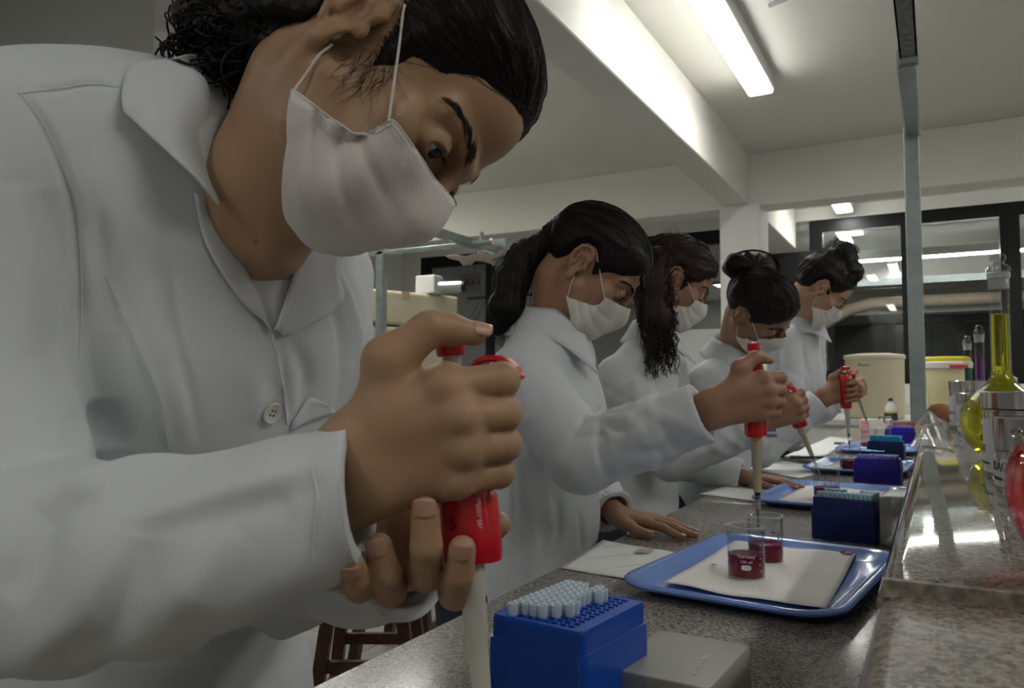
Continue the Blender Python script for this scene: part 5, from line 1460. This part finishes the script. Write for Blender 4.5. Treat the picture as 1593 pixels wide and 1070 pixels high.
# collar leaf, far lapel, front edge, button, pocket corner
def bez3(pts): return pts
NECKA = at(300, 235, .60)
G = coons([[(192, 172), (245, 222), (300, 272), (340, 318)], [(340, 318), (338, 290)], [(262, 92), (320, 125), (324, 205), (338, 290)], [(192, 172), (186, 150), (194, 112), (204, 96)] if False else [(192, 172), (190, 140), (205, 102), (262, 92)]], 22, 12)
GC = np.zeros(G.shape[:2]+(3,))
for i in range(23):
    for j in range(13):
        u, w_ = i/22, j/12; GC[i, j] = at(*G[i, j], .519+.036*w_+.026*u-.008*math.sin(math.pi*u)*(1-w_)+.003*math.sin(7*u+2*w_))
sheet3('collar_leaf', GC, COAT, P1, .0018)
G = coons([[(262, 92), (290, 96), (318, 122)], [(318, 122), (322, 200), (340, 312)], [(420, 100), (430, 200), (350, 300)] if False else [(330, 100), (345, 180), (346, 300)], [(262, 92), (300, 84), (330, 100)]], 14, 8)
GC = np.zeros(G.shape[:2]+(3,))
for i in range(15):
    for j in range(9): GC[i, j] = at(*G[i, j], .556+.03*j/8+.018*i/14)
sheet3('collar_stand', GC, COAT, P1, .0015)
patch('near_lapel', bv, [[(338, 312), (345, 360), (384, 432), (419, 513)], [(419, 513), (424, 520)], [(300, 300), (318, 380), (366, 460), (424, 520)], [(338, 312), (300, 300)]], 18, 6, COAT, P1, .0030, .0014)
patch('far_lapel', bv, [[(456, 352), (452, 420), (438, 470), (424, 516)], [(424, 516), (440, 525)], [(528, 376), (521, 430), (525, 475), (440, 525)], [(456, 352), (490, 366), (528, 376)]], 16, 8, COAT, P1, .0050, .0014)
pb_ = cast(bv, 422, 641, .001); nb_ = bv.find_nearest(Vector(pb_))[1]; button('button', pb_, nb_, .0092, P1)
patch('pocket', bv, [[(450, 668), (490, 650), (520, 640)], [(520, 640), (512, 632)], [(452, 655), (480, 618), (512, 632)], [(450, 668), (452, 655)]], 8, 5, COAT, P1, .0020, .0010)
legs(P1, -.70, .47)
adopt(P1)
# the near pipette
ax = at(699, 533, .4555)-at(728, 850, .4500); ax /= np.linalg.norm(ax); top_ = at(699, 523, .4555)
pipette(top_-ax*.262, top_, RT*1.0-FW*.25, 'red and white pipette gripped in both hands of the nearest person', hz=.0115, hx=1.12)
print('P1', time.time()-T0)
# ================================================================== the row of people behind her
def collar(parent, c, axis, fwd, r_in, stand=.036, drop=.052, spread=.032, open_=.55, m_=COAT, dip=.05):
    """turned-down coat collar open at the front"""
    a = np.array(axis, float); a /= np.linalg.norm(a); f = np.array(fwd, float); f = f-a*(f@a); f /= np.linalg.norm(f); sd = np.cross(a, f)
    nu, nv = 40, 9; G = np.zeros((nu+1, nv+1, 3))
    for i in range(nu+1):
        th = -(math.pi-open_)+2*(math.pi-open_)*i/nu; d = -f*math.cos(th)+sd*math.sin(th); fr = max(0, -math.cos(th)); fr = fr**1.5
        for j in range(nv+1):
            t = j/nv
            if t < .4: u = t/.4; rad = r_in+.002*u; z = -.012+(stand+.012)*u
            elif t < .5: u = (t-.4)/.1; rad = r_in+.002+.006*u; z = stand+.003*math.sin(math.pi*u)
            else: u = (t-.5)/.5; rad = r_in+.008+spread*u**1.2; z = stand-drop*u*(1+.5*fr)
            G[i, j] = np.array(c)+d*(rad+.012*fr)+a*(z-dip*fr)
    return sheet3('collar', G, m_, parent, .0016)
def flat_hand(F, W, f, tsd, sc=1.0, spread=1.0, drop=.0):
    """hand resting palm down: W wrist, f pointing direction, tsd thumb side"""
    W = np.array(W, float); f = np.array(f, float); f[2] = 0; f /= np.linalg.norm(f); t = np.array(tsd, float); t = t-f*(t@f); t[2] = 0; t /= np.linalg.norm(t); z = np.array((0, 0, 1.))
    Q = lambda a, b, h: np.array((W[0], W[1], .9003))+(f*a+t*b)*sc+z*h
    L = ((.078, .028, .038, .024, .020), (.082, .008, .043, .026, .021), (.078, -.012, .039, .025, .020), (.070, -.030, .030, .020, .018))
    tips = []
    for i, (a, b, l1, l2, l3) in enumerate(L):
        sp = (.18, .04, -.08, -.2)[i]*spread; d = lambda l: (a+l*math.cos(sp), b+l*math.sin(sp))
        F.cap(Q(.0, b*.45, W[2]-.9003), Q(a, b, .024), .015*sc, .0105*sc, .010)
        p = [Q(a, b, .024), Q(*d(l1), .020), Q(*d(l1+l2), .012), Q(*d(l1+l2+l3), .0085)]
        for k in range(3): F.cap(p[k], p[k+1], (.0100, .0086, .0078)[k]*sc, (.0086, .0078, .0068)[k]*sc, .0025)
        tips.append((p[3], p[2]))
    p = [Q(.012, .022, .024), Q(.045, .044, .018), Q(.075, .056, .012), Q(.100, .060, .0095)]
    for k in range(3): F.cap(p[k], p[k+1], (.016, .0115, .0092)[k]*sc, (.0115, .0092, .0075)[k]*sc, .006)
    tips.append((p[3], p[2]))
    return tips
def coworker(n, label, spec):
    R, c, s = HEADS[n]; TH = lambda p: c+R@(np.array(p, float)*cm*s); A = lambda k: at(*spec[k])
    nbp, RS, LS, RE, LE, ch, wa, hp = (A(k) for k in ('nb', 'RS', 'LS', 'RE', 'LE', 'ch', 'wa', 'hp'))
    wa[0] = min(wa[0], -.520-spec.get('cd', .112)); hp[0] = min(hp[0], -.535-spec.get('cd', .112)*1.1)
    h = spec.get('h', .0034); P_ = person((hp[0], hp[1], 0), label); out = {'P': P_}
    grips = spec.get('grip', {}); flats = spec.get('flat', {})
    pts = [c-.12, c+.12, RE, LE, ch, nbp]; Wf = {}
    for sd, g in grips.items():
        G = at(*g['at']); a = math.radians(g['rot']); mi = g.get('mirror', 1)
        Wf[sd] = (lambda G=G, a=a, mi=mi, sc=g.get('sc', 1.0): (lambda l: G+CAMB@(np.array((l[0]*math.cos(a)-l[1]*math.sin(a), l[0]*math.sin(a)+l[1]*math.cos(a), l[2]*mi))*sc)))()
        pts += [G-.08, G+.09]
    for sd, g in flats.items(): pts += [np.array(g['w']), np.array(g['w'])+np.array(g['f'])*.19]
    lo = np.min(pts, 0)-.045; hi = np.max(pts, 0)+.045
    B = Field(lo, hi, h); C = None
    head_prims(B, R, c, s)
    B.chain([TH((0, -2.4, -4.6)), nbp, (nbp+ch)/2], [.054*s, .050*s, .055], .025)
    B.ell((ch*2+nbp)/3-np.array((.02, 0, 0)), (.065, .11, .09), .04)
    B.cap(TH((5.6, -1.6, -4.2)), nbp+(TH((0, 8, -9))-TH((0, 0, -9)))*.5, .010, .008, .02)
    ends = {}
    for sd, S_, E_ in (('R', RS, RE), ('L', LS, LE)):
        B.cap(nbp, S_, .035, .04, .03); B.cap(S_, E_, .042, .036, .02)
        if sd in grips:
            wr = at(*grips[sd]['wrist']); fist_prims(B, Wf[sd], grips[sd].get('sc', 1.0), wr, wr+(E_-wr)*.8, wrap=grips[sd].get('mirror', 1) < 0); ends[sd] = wr
        elif sd in flats:
            g = flats[sd]; wr = np.array(g['w']); out['tips'+sd] = flat_hand(B, wr, g['f'], g['t'], g.get('sc', 1.0)); B.cap(wr, wr+(E_-wr)*.8, .021, .030, .012); ends[sd] = wr
        else: ends[sd] = A('W'+sd); B.cap(E_, ends[sd], .034, .026, .02)
    v, q = B.polys(); npmesh('body', v, q, skin_mat(*spec['skin']), P_)
    for sd in (-1, 1): eyeball(R, c, s, P_, (.0, .9, -.45), sd); eyebrow(R, c, s, P_, sd); lashes(R, c, s, P_, sd)
    mask_obj(R, c, s, P_, .004, n, fld=B)
    # coat
    lo = np.min([ch-.2, hp-.22, RE-.08, LE-.08, RS-.08, LS-.08]+[e-.06 for e in ends.values()], 0); hi = np.max([ch+.2, hp+.22, RE+.08, LE+.08, RS+.1, LS+.1, nbp+.08]+[e+.06 for e in ends.values()], 0)
    lo[2] = .62; hc = spec.get('hc', .0045)
    C = Field(lo, hi, hc); cw, cd = spec.get('cw', .150), spec.get('cd', .112)
    C.ecap((nbp*.72+ch*.28), ch, (cw*.80, cd*.68), (cw, cd), (0, 1, 0), .03); C.ecap(ch, wa, (cw, cd), (cw*.98, cd*.98), (0, 1, 0), .03); C.ecap(wa, hp, (cw*.98, cd*.98), (cw*1.12, cd*1.08), (0, 1, 0), .03)
    low = hp+np.array((-.01, 0, -.45)); C.ecap(hp, low, (cw*1.12, cd*1.08), (cw*1.3, cd*1.1), (0, 1, 0), .02)
    for S_ in (RS, LS): C.cap(S_, nbp+(ch-nbp)*.15, .058, .050, .03)
    ce = {}
    for sd, S_, E_ in (('R', RS, RE), ('L', LS, LE)):
        e = ends[sd]; d = (e-E_)/np.linalg.norm(e-E_); cu = e-d*spec.get('cuffback', .012); ce[sd] = (cu, d)
        C.cap(S_, E_, .062, .057, .010); C.chain([E_, E_*.5+cu*.5, cu+d*.03], [.057, .052, .0445], .012)
    C.chain([TH((0, -2.4, -4.6)), nbp, nbp+(ch-nbp)*.35+(R[:, 1])*.06], [.062, .054, .024], .006, 'sub')
    for sd, (cu, d) in ce.items():
        cutend(C, cu, d, .055); C.cap(cu-d*.05, cu+d*.05, .029, .032, .003, 'sub')
    v, q = C.polys(); v = rnd_folds(v, q, .0016, 22, n); bv = bvh_of(v, q); v = folds(v, q, spec.get('folds', []), bv); bv = bvh_of(v, q)
    if spec.get('arm_folds', 1):
        n_ = vnormals(v, q); rg = np.random.default_rng(n); dd = np.zeros(len(v))
        for sd, S_, E_ in (('R', RS, RE), ('L', LS, LE)):                 # gathers round the elbow and along the sleeve
            for a, b, m__ in ((S_, E_, 4), (E_, ce[sd][0], 6)):
                for k in range(m__):
                    t = rg.uniform(.1, .95); p = a+(b-a)*t; ax_ = (b-a)/np.linalg.norm(b-a)+rg.normal(0, .45, 3); ax_ /= np.linalg.norm(ax_)
                    u = (v-p)@ax_; r_ = np.linalg.norm(v-p, axis=1); dd += rg.choice((-1, 1))*.0038*np.exp(-(u/.010)**2)*np.exp(-(r_/.075)**4)
        v = v+n_*dd[:, None]
    on = (v[:, 0] > -.522) & (v[:, 2] < .9025); v[on, 2] = .9025
    npmesh('coat', v, q, COAT, P_)
    out['bv'] = bvh_of(v, q)
    collar(P_, nbp+(TH((0, -2.4, -4.6))-nbp)*.10, (TH((0, -2.4, -4.6))-nbp)*.6+np.array((0, 0, .06)), R[:, 1]*np.array((1, 1, 0)), .058, open_=spec.get('copen', .6))
    legs(P_, hp[0]-.02, hp[1], spec.get('trousers', '2c3340'))
    out.update(TH=TH, R=R, c=c, s=s, ends=ends, ce=ce, W=Wf)
    return out
def cap_of(o, thick, line, lump, m_, h=.004, seed=0, strands=0, goal=(0, -.11, .05), soft=1.6, sr=.0004, wob=.2):
    hv, hq, HF = hair_cap(h, thick, line, None, wob, lump, seed, soft); c, R, s = o['c'], o['R'], o['s']
    npmesh('hair', c+(hv*s)@R.T, hq, m_, o['P'])
    if strands:
        rg = np.random.default_rng(seed); gg = poly_sd(hv[:, 1]*100, hv[:, 2]*100, line); inn = np.where(gg > .3)[0]; pk = rg.choice(inn, strands)
        S = strands_on(HF, hv[pk], goal, 10, .011, .0012, seed=seed); strand_mesh('hair_strands', S, sr, m_, lambda st: c+(st*s)@R.T, o['P'])
    return HF
# ---- second: ponytail
HL2 = [(9.4, 5.9), (8.3, 5.3), (7.3, 4.3), (6.0, 3.0), (4.6, 2.2), (3.0, 1.3), (2.3, .0), (1.5, -.6), (1.0, .6), (.7, 2.4), (-.6, 3.5), (-2.4, 3.3), (-3.6, 1.5), (-4.0, -1.0), (-4.2, -3.2), (-5.4, -5.2), (-7, -5.8), (-14, -5.5), (-14, 16), (9.4, 16)]
o2 = coworker(2, 'second masked person in the row, dark ponytail, white coat, left hand flat on bench', dict(
    nb=(862, 522, 1.46), RS=(812, 588, 1.36), LS=(880, 572, 1.60), RE=(905, 712, 1.25), LE=(893, 735, 1.62), ch=(842, 645, 1.47), wa=(832, 800, 1.45), hp=(802, 960, 1.43),
    grip={'R': dict(at=(1177, 612, 1.19), rot=-3.6, wrist=(1108, 636, 1.17))}, flat={'L': dict(w=onz(962, 803, .926), f=(.97, -.10, 0), t=(0, -1, 0), sc=.92)},
    skin=('skin_warm', 'a57f66', '96705a'), h=.0028, hc=.0038, trousers='3a3f4a', cuffback=.016,
    folds=[([(775, 585), (765, 680), (775, 770)], .014, .005), ([(800, 590), (800, 680), (830, 745)], .012, -.006), ([(872, 705), (900, 680), (950, 672)], .008, -.006), ([(905, 575), (935, 640), (955, 690)], .006, -.006),
           ([(934, 651), (929, 694), (941, 738)], .005, -.0075), ([(936, 656), (967, 671), (994, 643)], .005, -.007), ([(886, 686), (906, 650), (932, 643)], .006, -.007), ([(940, 648), (970, 652), (1000, 632)], .007, .005), ([(1022, 656), (1047, 694), (1040, 722)], .010, -.005), ([(870, 720), (940, 765), (1010, 735)], .012, .006), ([(930, 655), (938, 690), (950, 740)], .007, -.006), ([(960, 690), (1020, 655), (1080, 625)], .012, .004), ([(1000, 720), (1050, 690), (1100, 660)], .012, -.003),
           ([(790, 700), (800, 800), (785, 915)], .004, -.005), ([(815, 760), (830, 850), (820, 900)], .014, .005), ([(860, 750), (870, 830), (850, 880)], .010, -.005), ([(900, 800), (905, 860)], .008, -.005), ([(745, 740), (740, 830), (720, 920)], .014, .005)]))
HF2 = cap_of(o2, .0085, HL2, .0012, HAIRM, .0035, 5, 420, (0, -.112, .03), 1.2, .00045, .08)
T2 = o2['TH']
tp_ = [T2((0, -9.6, 2.4)), at(838, 388, 1.47), at(812, 402, 1.46), at(796, 440, 1.45), at(786, 480, 1.44), at(776, 512, 1.44)]
Ft = Field(np.min(tp_, 0)-.06, np.max(tp_, 0)+.06, .003); Ft.chain(tp_, [.020, .022, .027, .031, .029, .012], .02)
v, q = Ft.polys(); v = v+vnormals(v, q)*(.0018*noise3(v[:, 0]*100, v[:, 1]*100, v[:, 2]*18, 2.4, 3))[:, None]; npmesh('ponytail', v, q, HAIRM, o2['P'])
rg = np.random.default_rng(12); S = []
for k in range(160):
    o_ = rg.normal(0, .010, 3); e_ = rg.normal(0, .013, 3); S.append(spline([p+(o_ if i < 2 else o_*1.6+e_*i*.18) for i, p in enumerate(tp_)]+[tp_[-1]+e_+np.array((-.004, 0, -.02))], 16))
strand_mesh('ponytail_strands', S, .0005, HAIRM, None, o2['P'])
tube('hair_tie', [p for p in [T2((0, -9.3, 2.4))+o2['R']@(np.array((math.cos(a), 0, math.sin(a)))*.020) for a in np.linspace(0, 2*math.pi, 17)]], .004, mat('tie_black', '1b1a1c', .6), o2['P'], 6)
S = []
for k in range(46):
    a = T2((3.2+rg.normal(0, .25), 8.3, 5.0+rg.normal(0, .2))); z = at(998+rg.normal(0, 3), 500+rg.normal(0, 14), 1.36); e = at(1010+rg.normal(0, 6), 560+rg.normal(0, 16), 1.36)
    S.append(spline([a, a*.5+z*.5+FW*-.004+RT*.004, z, e], 14))
strand_mesh('loose_lock', S, .0007, HAIRM, None, o2['P'])
for tip, prev in o2['tipsL']: nail(o2['P'], tip, prev, (0, 0, 1), .0062, .010)
for k, (bx_, by_) in enumerate(((943, 768), (944, 782))):
    p = cast(o2['bv'], bx_, by_, .0005)
    if p is not None: button('button', p, o2['bv'].find_nearest(Vector(p))[1], .0062, o2['P'])
adopt(o2['P'])
pipette(at(1180, 823, 1.185), at(1172, 533, 1.195), -RT-FW*.5, 'red pipette in the second person\'s fist, tip inside the back beaker', 1, PBEI)
# ---- third: loose brown curls
o3 = coworker(3, 'third masked person in the row, brown curls hanging over the white coat', dict(
    nb=(1022, 528, 2.07), RS=(962, 590, 2.0), LS=(1035, 575, 2.24), RE=(1045, 712, 1.90), LE=(1062, 715, 2.16), ch=(985, 650, 2.09), wa=(985, 780, 2.07), hp=(975, 900, 2.05),
    grip={'R': dict(at=(1229, 632, 1.84), rot=17, wrist=(1178, 655, 1.83))}, flat={'L': dict(w=onz(1158, 743, .924), f=(.97, .0, 0), t=(0, -1, 0), sc=.88)},
    skin=('skin_tan', 'a07a62', '906a56'), h=.0036, trousers='2b2c33', folds=[([(940, 560), (935, 650), (950, 730)], .014, .006), ([(975, 590), (985, 680), (1000, 740)], .012, -.007), ([(1060, 720), (1100, 700), (1150, 680)], .012, .005)]))
HL3 = [(9.4, 6.6), (8.3, 6.2), (7.0, 5.0), (5.4, 3.4), (4.0, 1.8), (2.8, .6), (2.2, -.6), (1.5, -1.2), (1.2, .2), (.8, 2.0), (-.6, 3.1), (-2.0, 2.5), (-3.2, .5), (-3.4, -2.0), (-3.4, -5), (-5.4, -8.2), (-14, -9), (-14, 16), (9.4, 16)]
cap_of(o3, .013, HL3, .0028, HAIRB, .004, 3, 380, (0, -.10, .03), 1.5, .0006, .3)
T3 = o3['TH']; C3 = []; rg = np.random.default_rng(33)
F3 = Field(at(1030, 480, 2.0)-.16, at(1030, 480, 2.0)+.16, .004); F3.chain([T3((4, -6, 2)), at(1015, 440, 1.985), at(1022, 490, 1.97), at(1040, 535, 1.965)], [.05, .042, .032, .012], .03); F3.chain([at(1000, 430, 2.0), at(1003, 490, 1.97)], [.035, .018], .03)
v, q = F3.polys(); v = v+vnormals(v, q)*(.0016*noise3(v[:, 0]*100, v[:, 1]*100, v[:, 2]*30, 1.6, 5))[:, None]; npmesh('hair_mass', v, q, HAIRB, o3['P'])
for k in range(280):
    a = at(rg.uniform(990, 1046), rg.uniform(372, 500), 1.945+rg.uniform(0, .03)); e = at(rg.uniform(1004, 1056), rg.uniform(455, 590), 1.95); C3.append(curl(a, e-a, np.linalg.norm(e-a), rg.uniform(.004, .009), rg.uniform(2, 4), 24, k))
W3 = []
for k in range(90):
    a = T3((rg.uniform(-4, 6), rg.uniform(-7, 6), 10.2)); W3.append(curl(a, UP*.4-RT*.5+rg.normal(0, .6, 3), rg.uniform(.02, .05), rg.uniform(.002, .004), rg.uniform(.3, .8), 12, k+300))
strand_mesh('flyaway_hairs', W3, .0004, HAIRB, None, o3['P'])
strand_mesh('curls', C3, .0013, HAIRB, None, o3['P'], False)
for tip, prev in o3['tipsL']: nail(o3['P'], tip, prev, (0, 0, 1), .0062, .010)
adopt(o3['P'])
pipette(at(1276, 738, 1.85), at(1211, 588, 1.835), -RT*.3+UP-FW*.5 if False else RT*.5-FW, 'red pipette held slanting by the third person above a beaker', 1, PBEI, False)
# ---- fourth: big smooth bun
o4 = coworker(4, 'fourth masked person in the row, big dark bun, bending low over the bench', dict(
    nb=(1140, 552, 2.30), RS=(1100, 598, 2.24), LS=(1150, 590, 2.48), RE=(1088, 700, 2.30), LE=(1180, 700, 2.50), WR=(1115, 770, 2.34), ch=(1122, 650, 2.35), wa=(1112, 780, 2.34), hp=(1105, 880, 2.34),
    grip={'L': dict(at=(1317, 606, 2.47), rot=1, wrist=(1281, 618, 2.48), mirror=-1)}, skin=('skin_deep', '9c765e', '8c6650'), h=.0038, hc=.005, trousers='33343c', cuffback=.02,
    folds=[([(1090, 590), (1085, 660), (1100, 720)], .014, .006), ([(1190, 690), (1230, 665), (1270, 640)], .012, -.005), ([(1180, 720), (1230, 690), (1280, 655)], .012, .005)]))
cap_of(o4, .010, HL2, .0015, HAIRM, .004, 8, 260, (0, -.07, .11), 1.4, .0005, .12)
bc = at(1166, 416, 2.20); Fb = Field(bc-.12, bc+.12, .004); Mb = np.stack([RT, FW, UP], 1)
Fb.ell(bc, (.070, .060, .043), .01, Mb); Fb.ell(bc+RT*.03-UP*.012, (.042, .05, .034), .02, Mb); Fb.ell(bc-RT*.03+UP*.006, (.040, .05, .036), .02, Mb); Fb.cap(bc-UP*.03, at(1172, 448, 2.19), .035, .045, .02)
v, q = Fb.polys(); u_ = v-bc; v = v+vnormals(v, q)*(.0022*np.sin(9*np.arctan2(u_@UP, u_@RT)+60*np.linalg.norm(u_, axis=1)))[:, None]; npmesh('hair_bun', v, q, HAIRM, o4['P'])
S = []; rg = np.random.default_rng(44)
for k in range(120):
    ph = rg.uniform(0, 6.28); tl = rg.normal(0, .35); pts = []
    for t in np.linspace(0, 2.2, 12): pts.append(bc+RT*.071*math.cos(ph+t)*(1+.04*rg.normal())+UP*(.044*math.sin(ph+t)+.006*tl)-FW*(.035*math.cos(tl)))
    S.append(spline(pts, 16))
strand_mesh('bun_strands', S, .0006, HAIRM, None, o4['P'])
strand_mesh('stray_hairs', [curl(at(1190+rg.normal(0, 4), 405+rg.normal(0, 5), 2.19), UP+RT*.6+rg.normal(0, .5, 3), .022, .004, 1, 10, k) for k in range(26)], .0007, HAIRM, None, o4['P'])
adopt(o4['P'])
pipette(at(1322, 700, 2.47), at(1312.5, 570, 2.47), RT+FW*.3, 'red pipette held upright by the fourth person over a far beaker', 1, PWHT)
# ---- fifth: glasses and curly bun
o5 = coworker(5, 'farthest masked person in the row, wire glasses and curly bun, white coat', dict(
    nb=(1248, 500, 2.80), RS=(1218, 532, 2.74), LS=(1258, 528, 2.98), RE=(1225, 650, 2.75), LE=(1262, 640, 3.02), WR=(1235, 690, 2.86), ch=(1232, 585, 2.86), wa=(1226, 690, 2.86), hp=(1222, 780, 2.86),
    grip={'L': dict(at=(1330, 603, 2.97), rot=15, wrist=(1305, 622, 3.0), mirror=1)}, skin=('skin_light', 'b08b72', 'a07b66'), h=.004, hc=.005, trousers='2e3036', cd=.105, cw=.14,
    folds=[([(1210, 540), (1215, 600)], .012, .006), ([(1245, 520), (1255, 570), (1258, 620)], .010, -.006)]))
HL5 = [(9.4, 7.2), (8.2, 7.0), (6.9, 5.9), (5.6, 4.6), (4.9, 3.0), (3.2, 1.6), (2.4, .4), (1.6, -.6), (1.2, .6), (.9, 2.4), (-.6, 3.5), (-2.4, 3.3), (-3.4, 1.5), (-3.8, -1.0), (-4.0, -3.6), (-5.0, -6.0), (-14, -8.0), (-14, 16), (9.4, 16)]
cap_of(o5, .011, HL5, .002, HAIRM, .004, 6, 260, (0, -.02, .13), 1.5, .0006, .2)
bc = at(1307, 400, 2.71); Fb = Field(bc-.11, bc+.11, .004); Fb.ell(bc, (.050, .050, .044), .01); Fb.ell(bc+RT*.012+UP*.022, (.034, .036, .030), .02); Fb.cap(bc, o5['TH']((0, 3, 10.5)), .040, .050, .03)
v, q = Fb.polys(); v = v+vnormals(v, q)*(.002*noise3(v[:, 0]*100, v[:, 1]*100, v[:, 2]*100, 1.3, 2))[:, None]; npmesh('hair_bun', v, q, HAIRM, o5['P'])
rg = np.random.default_rng(55); S = []
for k in range(240):
    d = rg.normal(0, 1, 3); d /= np.linalg.norm(d); S.append(curl(bc+d*.040+UP*.006, d+rg.normal(0, .5, 3), .026, rg.uniform(.003, .006), rg.uniform(1, 2), 12, k))
strand_mesh('curls', S, .001, HAIRM, None, o5['P'], False)
gm = mat('gold_wire', 'a58f62', .25, metal=.9); T5 = o5['TH']
gl = None
for sd in (-1, 1):
    ring = [T5((sd*3.3+2.5*math.cos(a), 9.6-abs(3.3+2.5*math.cos(a)*1)*.16, -.5+2.1*math.sin(a))) for a in np.linspace(0, 2*math.pi, 25)]
    g = tube('glasses_rim', ring, .0010, gm, o5['P'], 5)
    tube('glasses_temple', [T5((sd*5.9, 8.6, .4)), T5((sd*7.2, 3, 1.4)), T5((sd*7.5, -1.5, 2.2))], .0010, gm, o5['P'], 5)
    n0 = len(ring)-1; me = mesh('glasses_lens', ring[:-1], [tuple(range(n0))], glass_mat('lens_glass', (1, 1, 1), 0, .1, .97), o5['P'])
tube('glasses_bridge', [T5((-.8, 9.5, .1)), T5((0, 10.1, .3)), T5((.8, 9.5, .1))], .0010, gm, o5['P'], 5)
adopt(o5['P'])
pipette(at(1353, 668, 2.98), at(1318, 570, 2.96), RT+FW*.3, 'red pipette slanting behind the upright one, held by the farthest person', 1, PBEI, False)
# embroidered badge on the fourth coat
bv4 = o4['bv']
def badge(px, py, w_, h_, col, nm):
    G = np.zeros((4, 4, 3))
    for i in range(4):
        for j in range(4):
            p = cast(bv4, px+w_*(i/3-.5), py+h_*(j/3-.5), .0025)
            if p is None: return
            G[i, j] = p
    sheet3(nm, G, mat('thread_'+col, col, .8), o4['P'], .0006)
for px, py, w_, h_, col in ((1198, 650, 8, 7, 'C08ac0'), (1205, 657, 9, 9, '5fa0a8'), (1200, 668, 14, 6, '6a80a8'), (1201, 677, 16, 4, '8a6ab0')): badge(px, py, w_, h_, col, 'embroidered_badge')
adopt(o4['P'])
print('people', time.time()-T0)
